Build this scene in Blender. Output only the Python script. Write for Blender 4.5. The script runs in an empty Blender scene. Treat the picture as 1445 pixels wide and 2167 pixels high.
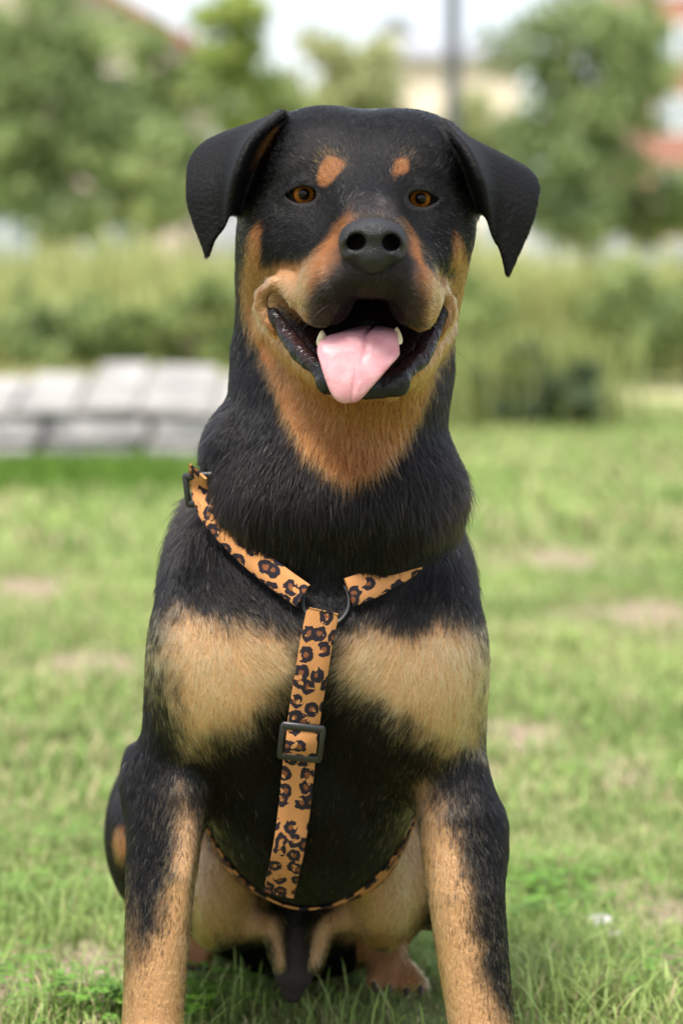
import bpy, math, random
import numpy as np
from mathutils import Vector, Matrix
from mathutils.bvhtree import BVHTree
rng = np.random.default_rng(7)
random.seed(7)
R = math.radians
sc = bpy.context.scene
COL = sc.collection

# ------------------------------------------------------------------ camera
CAM_Y, CAM_H, FPX, HOR = -2.0, 0.672, 5117.0, 600.0     # focal length in photo pixels (85 mm on 36 mm height)
cam_d = bpy.data.cameras.new('camera'); cam = bpy.data.objects.new('camera', cam_d); COL.objects.link(cam)
cam.location = (0, CAM_Y, CAM_H); cam.rotation_euler = (R(90), 0, 0)
cam_d.sensor_fit = 'VERTICAL'; cam_d.sensor_height = 36; cam_d.sensor_width = 24; cam_d.lens = 85
cam_d.shift_y = (HOR - 1083.5) / 2167
cam_d.clip_start = 0.05; cam_d.clip_end = 2000
cam_d.dof.use_dof = True; cam_d.dof.focus_distance = 1.93; cam_d.dof.aperture_fstop = 3.8; cam_d.dof.aperture_blades = 0
sc.camera = cam

# ------------------------------------------------------------------ light
SUN_EL, SUN_AZ = 64, 205        # azimuth: direction the light comes from, degrees clockwise from +Y
world = bpy.data.worlds.new('World'); sc.world = world; world.use_nodes = True
wn = world.node_tree.nodes; wl = world.node_tree.links
bgn = wn['Background']; sky = wn.new('ShaderNodeTexSky'); sky.sky_type = 'NISHITA'; sky.sun_disc = False
sky.sun_elevation = R(SUN_EL); sky.sun_rotation = R(SUN_AZ); sky.air_density = 1.0; sky.dust_density = 4.0; sky.ozone_density = 1.0
vl = wn.new('ShaderNodeMix'); vl.data_type = 'RGBA'; vl.inputs['Factor'].default_value = .4; vl.inputs['B'].default_value = (7.0, 7.1, 7.3, 1)   # thin bright cloud over the whole sky
wl.new(sky.outputs[0], vl.inputs['A']); wl.new(vl.outputs['Result'], bgn.inputs[0]); bgn.inputs[1].default_value = 0.14
sun_d = bpy.data.lights.new('sun', 'SUN'); sun_d.energy = 3.1; sun_d.angle = R(14); sun_d.color = (1, 0.95, 0.88)
sun = bpy.data.objects.new('sun', sun_d); COL.objects.link(sun)
sd = Vector((math.sin(R(SUN_AZ)) * math.cos(R(SUN_EL)), math.cos(R(SUN_AZ)) * math.cos(R(SUN_EL)), math.sin(R(SUN_EL))))
sun.rotation_euler = sd.to_track_quat('Z', 'Y').to_euler(); sun.location = (0, -3, 6)
sc.view_settings.view_transform = 'Standard'; sc.view_settings.look = 'None'; sc.view_settings.exposure = 1.02; sc.view_settings.gamma = 1
sc.cycles.use_denoising = True
try: sc.cycles.denoiser = 'OPENIMAGEDENOISE'
except Exception: pass
sc.cycles.max_bounces = 8; sc.cycles.transparent_max_bounces = 8
sc.cycles_curves.shape = 'RIBBONS'

def SCL(y): return (y - CAM_Y) / FPX                    # metres per photo pixel at depth y
def W(px, py, y):                                       # photo pixel + known depth -> world point
    s = SCL(y); return np.array(((px - 722.5) * s, y, CAM_H + (HOR - py) * s))
def to_px(P):
    s = (P[:, 1] - CAM_Y) / FPX
    return P[:, 0] / s + 722.5, HOR - (P[:, 2] - CAM_H) / s

def tag(o, label=None, cat=None, group=None, kind=None):
    if label: o['label'] = label
    if cat: o['category'] = cat
    if group: o['group'] = group
    if kind: o['kind'] = kind
    return o
def mesh_obj(name, V, F, mat=None, parent=None, smooth=True):
    me = bpy.data.meshes.new(name); V = np.asarray(V, dtype=np.float64)
    if isinstance(F, np.ndarray):
        n = F.shape[1]; me.vertices.add(len(V)); me.vertices.foreach_set('co', V.astype(np.float32).ravel())
        me.loops.add(F.size); me.loops.foreach_set('vertex_index', F.astype(np.int32).ravel())
        me.polygons.add(len(F)); me.polygons.foreach_set('loop_start', np.arange(0, F.size, n, dtype=np.int32))
        me.update(calc_edges=True)
    else:
        me.from_pydata([tuple(v) for v in V], [], [tuple(int(i) for i in f) for f in F])
    if smooth: me.polygons.foreach_set('use_smooth', [True] * len(me.polygons))
    o = bpy.data.objects.new(name, me); COL.objects.link(o)
    if mat: me.materials.append(mat)
    if parent: o.parent = parent
    return o
def empty(name, loc=(0, 0, 0)):
    o = bpy.data.objects.new(name, None); COL.objects.link(o); o.location = loc; o.empty_display_size = 0.1
    return o
def par(o, p):                                          # parent, keeping world position (things are not rotated)
    o.parent = p; o.matrix_parent_inverse = Matrix.Translation(p.location).inverted(); return o
def mat(name, color=(.5, .5, .5), rough=.6, spec=.5, **kw):
    m = bpy.data.materials.new(name); m.use_nodes = True; b = m.node_tree.nodes['Principled BSDF']
    b.inputs['Base Color'].default_value = (*color, 1); b.inputs['Roughness'].default_value = rough
    b.inputs['Specular IOR Level'].default_value = spec
    for k, v in kw.items(): b.inputs[k.replace('_', ' ')].default_value = v
    return m
def nodes(m): return m.node_tree.nodes, m.node_tree.links, m.node_tree.nodes['Principled BSDF']
def noise_col(m, c1, c2, scale, detail=4, rough=.6, bump=0, coord='Object', stops=(.35, .65), bscale=None):
    N, L, b = nodes(m); tc = N.new('ShaderNodeTexCoord'); nz = N.new('ShaderNodeTexNoise')
    nz.inputs['Scale'].default_value = scale; nz.inputs['Detail'].default_value = detail; nz.inputs['Roughness'].default_value = rough
    L.new(tc.outputs[coord], nz.inputs['Vector']); cr = N.new('ShaderNodeValToRGB')
    cr.color_ramp.elements[0].position = stops[0]; cr.color_ramp.elements[0].color = (*c1, 1)
    cr.color_ramp.elements[1].position = stops[1]; cr.color_ramp.elements[1].color = (*c2, 1)
    L.new(nz.outputs['Fac'], cr.inputs[0]); L.new(cr.outputs[0], b.inputs['Base Color'])
    if bump:
        n2 = N.new('ShaderNodeTexNoise'); n2.inputs['Scale'].default_value = bscale or scale * 4; n2.inputs['Detail'].default_value = 5
        L.new(tc.outputs[coord], n2.inputs['Vector']); bp = N.new('ShaderNodeBump'); bp.inputs['Strength'].default_value = bump
        bp.inputs['Distance'].default_value = 0.01; L.new(n2.outputs['Fac'], bp.inputs['Height']); L.new(bp.outputs[0], b.inputs['Normal'])
    return m
def vnoise(P, scale, seed=0):                           # smooth value noise, about -1..1
    g = np.random.default_rng(100 + seed).uniform(-1, 1, (32, 32, 32)).astype(np.float32)
    q = np.asarray(P, dtype=np.float32) * scale; i = np.floor(q).astype(int); f = q - i; f = f * f * (3 - 2 * f); o = 0
    for dx in (0, 1):
        for dy in (0, 1):
            for dz in (0, 1):
                w = (f[:, 0] if dx else 1 - f[:, 0]) * (f[:, 1] if dy else 1 - f[:, 1]) * (f[:, 2] if dz else 1 - f[:, 2])
                o = o + w * g[(i[:, 0] + dx) & 31, (i[:, 1] + dy) & 31, (i[:, 2] + dz) & 31]
    return o
FUR = 1.0
# ------------------------------------------------------------------ ground and lawn
def G_(px, py):                                         # photo pixel on the ground -> (x, y)
    d = CAM_H * FPX / (py - HOR); return ((px - 722.5) * d / FPX, d + CAM_Y)
SOIL = [(*G_(185, 2065), .10), (*G_(60, 2110), .07), (*G_(1400, 1940), .09), (*G_(1430, 2040), .05), (*G_(1090, 1545), .09), (*G_(215, 1405), .13), (*G_(1400, 1300), .22), (*G_(1190, 1190), .22), (*G_(60, 1240), .16), (*G_(1010, 1640), .05), (*G_(1330, 1640), .06)]
def soilf(P):                                           # 1 on bare earth
    f = np.zeros(len(P)); Q = np.c_[P[:, :2], np.zeros(len(P))]; nz = vnoise(Q, 14, 21) * .5 + vnoise(Q, 40, 22) * .3
    for x, y, r in SOIL: f = np.maximum(f, 1.25 - np.hypot(P[:, 0] - x, (P[:, 1] - y) * .55) / r + nz * .8)
    return np.clip(f, 0, 1)
m_ground = mat('lawn_soil', (.1, .1, .04), .95, .1); N_, L_, b_ = nodes(m_ground)
tc = N_.new('ShaderNodeTexCoord')
def nz_(scale, det=4):
    n = N_.new('ShaderNodeTexNoise'); n.inputs['Scale'].default_value = scale; n.inputs['Detail'].default_value = det; L_.new(tc.outputs['Object'], n.inputs[0]); return n.outputs['Fac']
def ramp(f, stops):
    r = N_.new('ShaderNodeValToRGB'); L_.new(f, r.inputs[0]); E = r.color_ramp.elements
    while len(E) < len(stops): E.new(.5)
    for e, (p, c) in zip(E, stops): e.position = p; e.color = (*c, 1)
    return r.outputs[0]
cA = ramp(nz_(1.1, 6), ((.32, (.13, .17, .055)), (.5, (.20, .23, .09)), (.68, (.28, .27, .14))))
cB = ramp(nz_(70, 5), ((.3, (.17, .125, .085)), (.7, (.34, .27, .2))))
fs = N_.new('ShaderNodeAttribute'); fs.attribute_name = 'soil'
mx = N_.new('ShaderNodeMix'); mx.data_type = 'RGBA'; L_.new(fs.outputs['Fac'], mx.inputs['Factor']); L_.new(cA, mx.inputs['A']); L_.new(cB, mx.inputs['B']); L_.new(mx.outputs['Result'], b_.inputs['Base Color'])
bp = N_.new('ShaderNodeBump'); bp.inputs['Strength'].default_value = .7; bp.inputs['Distance'].default_value = .02; L_.new(nz_(60, 6), bp.inputs['Height']); L_.new(bp.outputs[0], b_.inputs['Normal'])
xs = np.unique(np.concatenate([np.linspace(-1.4, 1.4, 141), np.linspace(-8, 8, 65), [-900, -300, -80, -30, 30, 80, 300, 900]])); ys = np.unique(np.concatenate([np.linspace(-.4, 1.2, 81), np.linspace(1.2, 6, 81), np.linspace(6, 30, 49), [-40, -10, -3, 60, 130, 300, 900, 1500]]))
X, Y = np.meshgrid(xs, ys, indexing='ij'); GV = np.stack([X.ravel(), Y.ravel(), np.zeros(X.size)], 1); sf = soilf(GV)
ny = len(ys); i, j = np.meshgrid(np.arange(len(xs) - 1), np.arange(ny - 1), indexing='ij'); i = i.ravel(); j = j.ravel()
near = (np.abs(GV[:, 0]) < 2) & (GV[:, 1] < 6); GV[:, 2] += near * (vnoise(GV, 9, 23) * .004 - .004)
ground = mesh_obj('ground', GV, np.stack([i * ny + j, (i + 1) * ny + j, (i + 1) * ny + j + 1, i * ny + j + 1], 1), m_ground); ground['kind'] = 'structure'
a = ground.data.attributes.new('soil', 'FLOAT', 'POINT'); a.data.foreach_set('value', sf.astype(np.float32))
dp = mesh_obj('dirt_path', [(1.05, 11.2, .006), (5, 9.6, .006), (5, 12.2, .006), (1.4, 12.6, .006)], [(0, 1, 2, 3)], noise_col(mat('dry_earth', (.4, .33, .22), .95, .1), (.34, .29, .16), (.46, .39, .27), 3)); dp['kind'] = 'structure'

m_blade = mat('grass_blade', (.1, .2, .03), .5, .25); N_, L_, b_ = nodes(m_blade); at_ = N_.new('ShaderNodeAttribute'); at_.attribute_name = 'tint'; L_.new(at_.outputs['Color'], b_.inputs['Base Color'])
tr = N_.new('ShaderNodeBsdfTranslucent'); L_.new(at_.outputs['Color'], tr.inputs[0]); ms = N_.new('ShaderNodeMixShader'); ms.inputs[0].default_value = .35
L_.new(b_.outputs[0], ms.inputs[1]); L_.new(tr.outputs[0], ms.inputs[2]); L_.new(ms.outputs[0], N_['Material Output'].inputs['Surface'])
def blades(name, XY, h, w, col, lean=.5, z0=None, mat_=None, seed=0, curl=1.):
    g = np.random.default_rng(seed); n = len(XY); an = g.uniform(0, 2 * math.pi, n); ln = np.abs(g.normal(lean, lean * .5, n)); d = np.c_[np.cos(an), np.sin(an)]; s = np.c_[-d[:, 1], d[:, 0]]
    B = np.c_[XY, np.full(n, -.004) if z0 is None else z0]; V = np.empty((n, 7, 3)); k = 0
    for t, ww in ((0, .8), (.4, 1), (.75, .7), (1, 0)):
        c = B.copy(); c[:, :2] += d * (ln * h * t ** 2 * .9 * curl)[:, None]; c[:, 2] += h * t * (1 - .28 * np.minimum(ln, 1.3) * t)
        if ww: 
            o = s * (w * ww * .5)[:, None]; V[:, k, :2] = c[:, :2] - o; V[:, k, 2] = c[:, 2]; V[:, k + 1, :2] = c[:, :2] + o; V[:, k + 1, 2] = c[:, 2]; k += 2
        else: V[:, k] = c
    T = np.array(((0, 1, 3), (0, 3, 2), (2, 3, 5), (2, 5, 4), (4, 5, 6))); F = (np.arange(n)[:, None, None] * 7 + T).reshape(-1, 3)
    o = mesh_obj(name, V.reshape(-1, 3), F, mat_ or m_blade); a = o.data.attributes.new('tint', 'FLOAT_COLOR', 'POINT')
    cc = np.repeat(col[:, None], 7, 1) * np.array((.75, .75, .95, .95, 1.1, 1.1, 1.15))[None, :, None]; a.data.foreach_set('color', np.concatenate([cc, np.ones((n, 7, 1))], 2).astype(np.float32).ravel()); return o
def tint(n, g, XY, dry=.18, seed=0):
    Q = np.c_[XY, np.zeros(n)]; f = np.clip(.5 + .5 * vnoise(Q, 3.1, 31 + seed) + g.normal(0, .22, n), 0, 1)[:, None]
    c = np.array((.14, .24, .055)) * (1 - f) + np.array((.34, .44, .14)) * f; dr = g.random(n) < dry * (1 + vnoise(Q, 2., 33 + seed)); c[dr] = np.array((.42, .36, .20)) * g.uniform(.7, 1.15, (dr.sum(), 1)); return c * np.exp(g.normal(0, .12, (n, 1)))
def lawn(name, n, x0, x1, y0, y1, h, w, seed, dry, label):
    g = np.random.default_rng(seed); XY = np.c_[g.uniform(x0, x1, n), g.uniform(y0, y1, n)]; Q = np.c_[XY, np.zeros(n)]
    keep = (soilf(Q) < g.uniform(.15, 1, n)) & (vnoise(Q, 22, 41) + g.normal(0, .6, n) > -.75); XY = XY[keep]; Q = Q[keep]; n = len(XY)
    hh = g.uniform(*h, n) * (1 + .45 * vnoise(Q, 7, 42) + .25 * vnoise(Q, 25, 43)); hh = np.clip(hh, .008, None); hh *= 1 - .55 * ((XY[:, 0] > .0) & (XY[:, 0] < .13) & (XY[:, 1] > -.02) & (XY[:, 1] < .26)); hh *= 1 - .6 * ((XY[:, 0] > -.17) & (XY[:, 0] < .12) & (XY[:, 1] > -.1) & (XY[:, 1] < .3))
    return tag(blades(name, XY, hh, g.uniform(*w, n), tint(n, g, XY, dry), .7, seed=seed), label, 'grass', kind='stuff')
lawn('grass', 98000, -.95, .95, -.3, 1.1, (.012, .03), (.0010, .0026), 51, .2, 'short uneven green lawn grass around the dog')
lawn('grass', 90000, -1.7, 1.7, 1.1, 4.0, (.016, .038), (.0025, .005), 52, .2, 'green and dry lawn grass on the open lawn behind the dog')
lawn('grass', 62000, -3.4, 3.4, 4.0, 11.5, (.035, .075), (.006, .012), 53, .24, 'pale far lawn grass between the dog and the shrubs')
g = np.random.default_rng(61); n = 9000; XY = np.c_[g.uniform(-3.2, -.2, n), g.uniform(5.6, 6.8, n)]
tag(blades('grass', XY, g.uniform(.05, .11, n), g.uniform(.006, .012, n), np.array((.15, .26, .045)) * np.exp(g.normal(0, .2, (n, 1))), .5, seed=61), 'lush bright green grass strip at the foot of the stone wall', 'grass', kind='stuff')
# longer tufts and stems beside the dog
XY = []; 
for px, py, m, sp in ((650, 2165, 12, .012), (740, 2160, 14, .02), (800, 2170, 16, .02), (480, 2100, 24, .03), (540, 2080, 20, .03), (1130, 2110, 120, .04), (1190, 2060, 110, .04), (1250, 2140, 110, .05), (1330, 2120, 80, .04), (1120, 2000, 60, .03), (60, 1990, 60, .04), (170, 1930, 60, .04), (120, 2150, 90, .03), (225, 2140, 70, .025), (440, 2150, 80, .025)):
    x, y = G_(px, py); XY.append(np.c_[g.normal(x, sp, m), g.normal(y, sp, m)])
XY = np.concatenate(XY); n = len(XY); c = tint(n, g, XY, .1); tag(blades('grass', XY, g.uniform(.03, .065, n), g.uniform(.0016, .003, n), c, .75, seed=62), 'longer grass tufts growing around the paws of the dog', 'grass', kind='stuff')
# broad-leaved weeds (clover) in the lawn
def leaflets(name, XY, r, h, col, seed, label):
    g = np.random.default_rng(seed); n = len(XY); V = []; F = []; C = []
    for (x, y) in XY:
        hh = g.uniform(*h); a0 = g.uniform(0, 6.28); cc = np.array(col) * math.exp(g.normal(0, .18)); rr = g.uniform(*r)
        for k in range(3):
            a = a0 + k * 2.094; base = len(V); ca, sa = math.cos(a), math.sin(a)
            for u, v, z in ((0, 0, 0), (.6, -.5, .12), (1.1, -.28, .05), (1.15, .28, .05), (.6, .5, .12)): V.append((x + rr * (u * ca - v * sa), y + rr * (u * sa + v * ca), hh + rr * z)); C.append(cc)
            F.append((base, base + 1, base + 2)); F.append((base, base + 2, base + 3)); F.append((base, base + 3, base + 4))
    o = mesh_obj(name, V, np.array(F), m_blade); a = o.data.attributes.new('tint', 'FLOAT_COLOR', 'POINT'); a.data.foreach_set('color', np.c_[np.array(C), np.ones(len(C))].astype(np.float32).ravel()); return tag(o, label, 'clover', kind='stuff')
pts = []
for px, py, m, sp in ((110, 2140, 70, .03), (60, 2090, 40, .03), (210, 2150, 50, .02), (430, 2140, 60, .025), (1150, 1950, 70, .04), (1200, 1900, 60, .05), (1130, 1880, 40, .03), (1390, 2090, 50, .04), (150, 1800, 60, .06), (330, 2160, 60, .03), (40, 1900, 40, .05)):
    x, y = G_(px, py); pts += list(np.c_[g.normal(x, sp, m), g.normal(y, sp, m)])
leaflets('clover', pts, (.004, .0085), (.012, .035), (.13, .27, .035), 63, 'small bright clover leaves scattered through the near lawn')
# stones lying in the lawn
def rock(name, loc, r, seed, mat_, flat=.6):
    import bmesh
    bm = bmesh.new(); bmesh.ops.create_icosphere(bm, subdivisions=3, radius=1); V = np.array([v.co for v in bm.verts]); F = [[v.index for v in f.verts] for f in bm.faces]; bm.free()
    V *= (1 + .22 * vnoise(V + seed, 1.3, seed) + .1 * vnoise(V + seed, 3.1, seed + 1))[:, None]; V *= np.array((r, r * .8, r * flat)); o = mesh_obj(name, V, F, mat_); o.location = loc; return o
m_rock = noise_col(mat('pale_stone', (.5, .48, .46), .85), (.36, .34, .34), (.6, .58, .57), 60, 6, .6, .6)
for (px, py, r, lb) in ((1268, 1965, .014, 'pale grey stone half sunk in the lawn beside the front leg'), (1300, 1985, .008, 'small pale pebble next to the larger lawn stone')):
    x, y = G_(px, py); tag(rock('stone', (x, y, r * .45), r, int(px), m_rock), lb, 'stone')

# ------------------------------------------------------------------ low stone wall
wall = empty('stone_wall', (-1.7, 6.9, 0)); tag(wall, 'low pale stone wall with sloping capstones behind the dog', 'wall')
m_ws = noise_col(mat('wall_stone', (.4, .38, .38), .9, .2), (.30, .285, .29), (.50, .47, .47), 7, 6, .65, .8, bscale=30)
m_wc = noise_col(mat('cap_stone', (.6, .58, .55), .9, .2), (.17, .165, .155), (.37, .355, .335), 4, 8, .7, .5, bscale=30)
import bmesh
def block(name, x0, x1, y0, y1, zs, mat_, parent, seed, bev=.015):   # zs: heights (front bottom, front top, back bottom, back top)
    r = random.Random(seed); j = lambda: r.uniform(-.008, .008)
    V = [(x0 + j(), y0 + j(), zs[0]), (x1 + j(), y0 + j(), zs[0]), (x1 + j(), y1, zs[2]), (x0 + j(), y1, zs[2]), (x0 + j(), y0 + j(), zs[1] + j()), (x1 + j(), y0 + j(), zs[1] + j()), (x1 + j(), y1, zs[3] + j()), (x0 + j(), y1, zs[3] + j())]
    bm = bmesh.new(); vs = [bm.verts.new(v) for v in V]
    for f in ((0, 3, 2, 1), (4, 5, 6, 7), (0, 1, 5, 4), (1, 2, 6, 5), (2, 3, 7, 6), (3, 0, 4, 7)): bm.faces.new([vs[i] for i in f])
    bmesh.ops.bevel(bm, geom=list(bm.edges), offset=bev, segments=2, affect='EDGES'); me = bpy.data.meshes.new(name); bm.to_mesh(me); bm.free(); me.materials.append(mat_)
    o = bpy.data.objects.new(name, me); COL.objects.link(o); par(o, parent); return o
for row in range(2):
    x = -3.4 + row * .13; k = 0
    while x < -.15:
        l = random.uniform(.22, .46); y0 = 6.85 + random.uniform(-.015, .015); block('stone', x, min(x + l, -.12) - .012, y0, 7.4, (row * .092 + .001, row * .092 + .086, row * .092 + .001, row * .092 + .086), m_ws, wall, row * 50 + k); x += l; k += 1
x = -3.4; k = 0
while x < -.15:
    l = random.uniform(.12, .3); hb_ = random.uniform(-.02, .03) + .05 * math.exp(-((x + l / 2 + .8) / .16) ** 2); block('capstone', x, min(x + l, -.1) - .0015, 6.83, 7.55, (.187, .205 + hb_ * .2, .20, .315 + hb_), m_wc, wall, 200 + k, .02); x += l; k += 1

# ------------------------------------------------------------------ shrubs, tall grass, trees
m_leaf = {}
def leafmat(key, c1, c2):
    m = mat('leaf_' + key, c1, .55, .3); N, L, b = nodes(m); oi = N.new('ShaderNodeAttribute'); oi.attribute_name = 'tint'; L.new(oi.outputs['Color'], b.inputs['Base Color'])
    t = N.new('ShaderNodeBsdfTranslucent'); L.new(oi.outputs['Color'], t.inputs[0]); ms = N.new('ShaderNodeMixShader'); ms.inputs[0].default_value = .4; L.new(b.outputs[0], ms.inputs[1]); L.new(t.outputs[0], ms.inputs[2]); L.new(ms.outputs[0], N['Material Output'].inputs['Surface']); m_leaf[key] = (m, np.array(c1), np.array(c2)); return m
leafmat('dark', (.14, .20, .075), (.35, .43, .17)); leafmat('mid', (.17, .235, .075), (.38, .45, .17)); leafmat('pale', (.30, .33, .14), (.52, .54, .28)); leafmat('blue', (.06, .095, .05), (.15, .20, .09)); leafmat('bright', (.20, .28, .06), (.45, .53, .16))  # tints lightened and greyed: distance haze is put into the leaf colours
def leaves(name, clumps, n, size, key, seed):           # clumps: (x, y, z, rx, ry, rz); leaf-shaped quads in clumps
    g = np.random.default_rng(seed); cl = np.array(clumps); wt = cl[:, 3] * cl[:, 5]; ci = g.choice(len(cl), n, p=wt / wt.sum()); v = g.normal(0, 1, (n, 3)); v /= np.linalg.norm(v, axis=1)[:, None]; v *= (g.random(n) ** .45)[:, None]
    C = cl[ci, :3] + v * cl[ci, 3:]; d = g.normal(0, 1, (n, 3)); d[:, 2] -= .4; d /= np.linalg.norm(d, axis=1)[:, None]; s = np.cross(d, g.normal(0, 1, (n, 3))); s /= np.linalg.norm(s, axis=1)[:, None]; l = g.uniform(.6, 1.3, n)[:, None] * size
    V = np.stack([C, C + d * l * .5 + s * l * .3, C + d * l, C + d * l * .5 - s * l * .3], 1).reshape(-1, 3); F = np.arange(n * 4).reshape(-1, 4); m, c1, c2 = m_leaf[key]
    o = mesh_obj(name, V, F, m, smooth=False); f = np.clip(.5 + .35 * g.normal(0, 1, len(cl))[ci] + g.normal(0, .25, n), 0, 1)[:, None]; c = c1 * (1 - f) + c2 * f
    a = o.data.attributes.new('tint', 'FLOAT_COLOR', 'POINT'); a.data.foreach_set('color', np.c_[np.repeat(c, 4, 0), np.ones(n * 4)].astype(np.float32).ravel()); return o
m_bark = noise_col(mat('bark', (.12, .09, .07), .9, .1), (.07, .05, .04), (.18, .14, .11), 12, 6, .6, .8)
def tubes(name, paths, mat_, seg=8):
    V = []; F = []
    for P, rr in paths:
        base = len(V); P = [Vector(p) for p in P]
        for k, p in enumerate(P):
            d = (P[min(k + 1, len(P) - 1)] - P[max(k - 1, 0)]).normalized(); s = d.cross(Vector((.3, 1, .1))).normalized(); t = d.cross(s)
            for i in range(seg): a = 2 * math.pi * i / seg; V.append(p + (s * math.cos(a) + t * math.sin(a)) * rr[k])
        for k in range(len(P) - 1):
            for i in range(seg): F.append((base + k * seg + i, base + k * seg + (i + 1) % seg, base + (k + 1) * seg + (i + 1) % seg, base + (k + 1) * seg + i))
        F.append(tuple(base + i for i in range(seg))[::-1]); F.append(tuple(base + (len(P) - 1) * seg + i for i in range(seg)))
    return mesh_obj(name, V, F, mat_)
def tree(label, x, y, zc, rx, rz, n, size, key, seed, nclump=42, group=None, cat='tree', name='tree', low=.1):
    r = random.Random(seed); t = empty(name, (x, y, 0)); tag(t, label, cat, group); cl = []
    for k in range(nclump):
        a = r.uniform(0, 6.28); e = r.uniform(-1, 1); q = r.uniform(.3, 1.05); c = math.sqrt(1 - e * e); cr = r.choice((r.uniform(.12, .22), r.uniform(.2, .42))) * min(rx, rz)
        cl.append((x + rx * q * c * math.cos(a), y + rx * q * c * math.sin(a), max(zc + rz * q * e, cr * .8), cr * 1.15, cr * 1.15, cr * .85))
    par(leaves('crown', cl, n, size, key, seed), t)
    R0 = max(.012, rx * .055); top = zc + rz * .35; P = [((x, y, -.05), (x + rx * .03, y, top * .35), (x - rx * .02, y, top * .7), (x, y, top))]; paths = [(P[0], (R0 * 1.25, R0, R0 * .75, R0 * .3))]
    for c in cl[:9]: z0 = min(top * .9, max(.15 * top, c[2] - rz * .35)); paths.append((((x, y, z0), ((x + c[0]) / 2, (y + c[1]) / 2, (z0 + c[2]) / 2 + .06 * rz), c[:3]), (R0 * .5, R0 * .33, R0 * .12)))
    par(tubes('trunk', paths, m_bark), t); return t
def at(px, py, d): w = W(px, py, d + CAM_Y); return w
def tree_px(label, px, py, d, rxp, rzp, n, size, key, seed, **k):
    w = at(px, py, d); s = d / FPX; return tree(label, w[0], w[1], w[2], rxp * s, rzp * s, n, size, key, seed, **k)
tree_px('large dark green tree with a full crown at the edge of the park', 90, 240, 27, 270, 300, 8000, .16, 'dark', 1, nclump=64)
tree_px('tall yellow green tree standing against the bright sky', 490, 110, 31, 95, 190, 3500, .15, 'bright', 2)
tree_px('loose green tree between the dark tree and the lamp post', 600, 270, 33, 110, 130, 2600, .16, 'mid', 3)
tree_px('rounded green bush below the large dark tree', 330, 400, 25, 150, 120, 3200, .13, 'mid', 4)
tree_px('green tree in front of the pink house gable', 325, 215, 29, 120, 140, 3000, .15, 'mid', 13)
tree_px('dark leafy tree in front of the red brick building', 1235, 200, 27, 190, 300, 5200, .14, 'dark', 5, nclump=54)
tree_px('dark low tree beside the small red roof', 1175, 400, 26, 120, 110, 2600, .13, 'dark', 6)
tree_px('green tree growing beside the brick building corner', 1400, 440, 29, 120, 110, 2200, .14, 'mid', 7)
tree_px('slender leafy tree half hiding the brick building corner', 1350, 130, 28, 80, 160, 1300, .14, 'mid', 12)
tree_px('pale haze-tinted tree in front of the grey gabled house', 760, 190, 48, 140, 125, 3200, .25, 'pale', 8)
tree_px('pale yellowish tree behind the lamp post', 985, 300, 44, 130, 105, 3000, .22, 'pale', 9)
tree_px('dark green tree beside the outer wall of the pink house', -330, 200, 29, 260, 330, 5000, .17, 'dark', 10)
tree_px('dark green tree beyond the brick building windows', 1720, 260, 30, 200, 320, 4500, .16, 'mid', 11)
# shrubs along the far side of the lawn
sh = [(60, 690, 14.6, 150, 80, 'dark'), (-170, 690, 14.8, 130, 85, 'dark'), (230, 700, 15.0, 110, 75, 'mid'), (400, 690, 15.2, 120, 85, 'mid'), (560, 690, 15.4, 120, 85, 'mid'), (1010, 680, 16, 110, 100, 'mid'), (1330, 670, 16.2, 130, 110, 'mid'), (1460, 690, 15.6, 110, 95, 'dark'), (1640, 680, 16, 130, 100, 'mid')]
LBL = ['dark shrub behind the outer stretch of the stone wall', 'dark shrub past the outer end of the stone wall', 'green shrub just behind the raised capstone', 'green shrub behind the middle of the stone wall', 'green shrub behind the inner end of the stone wall', 'green shrub behind the small grey green bush', 'tall green shrub below the small red roofed shed', 'dark green shrub beside the dirt path', 'green shrub at the far end of the dirt path']
for k, (px, py, d, rx, rz, key) in enumerate(sh): tree_px(LBL[k], px, py, d, rx, rz, 2600, .075, key, 20 + k, nclump=22, cat='shrub', name='shrub', group='shrubs along the far side of the lawn')
tree_px('small grey green bush standing alone on the lawn edge', 1135, 825, 10.9, 130, 85, 5200, .045, 'blue', 40, nclump=24, cat='shrub', name='shrub')
w = at(1120, 880, 10.95); n = 380; XY = np.c_[g.normal(w[0], .22, n), g.normal(w[1] + .15, .15, n)]
tag(blades('tall_grass', XY, g.uniform(.35, .62, n), g.uniform(.008, .018, n), np.array((.26, .30, .10)) * np.exp(g.normal(0, .2, (n, 1))), .35, seed=70), 'pale feathery tall grass rising out of the small bush', 'grass', kind='stuff')
n = 26000; XY = np.c_[g.uniform(-5.5, 5.5, n), g.uniform(15.2, 22, n)]
tag(blades('tall_grass', XY, g.uniform(.5, 1.05, n) * (1 + .45 * vnoise(np.c_[XY, np.zeros(n)], 1.1, 77)), g.uniform(.02, .045, n), (np.array((.25, .30, .085)) * (1 - (f := g.random((n, 1)))) + np.array((.42, .42, .18)) * f) * np.exp(g.normal(0, .15, (n, 1))), .4, seed=71), 'band of tall pale meadow grass in front of the trees', 'grass', kind='stuff')
n = 5000; XY = np.c_[g.uniform(-4, -.2, n), g.uniform(8.6, 11.6, n)]
tag(blades('tall_grass', XY, g.uniform(.12, .3, n), g.uniform(.012, .025, n), np.array((.40, .40, .17)) * np.exp(g.normal(0, .2, (n, 1))), .5, seed=72), 'dry yellow grass growing just behind the stone wall', 'grass', kind='stuff')

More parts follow.
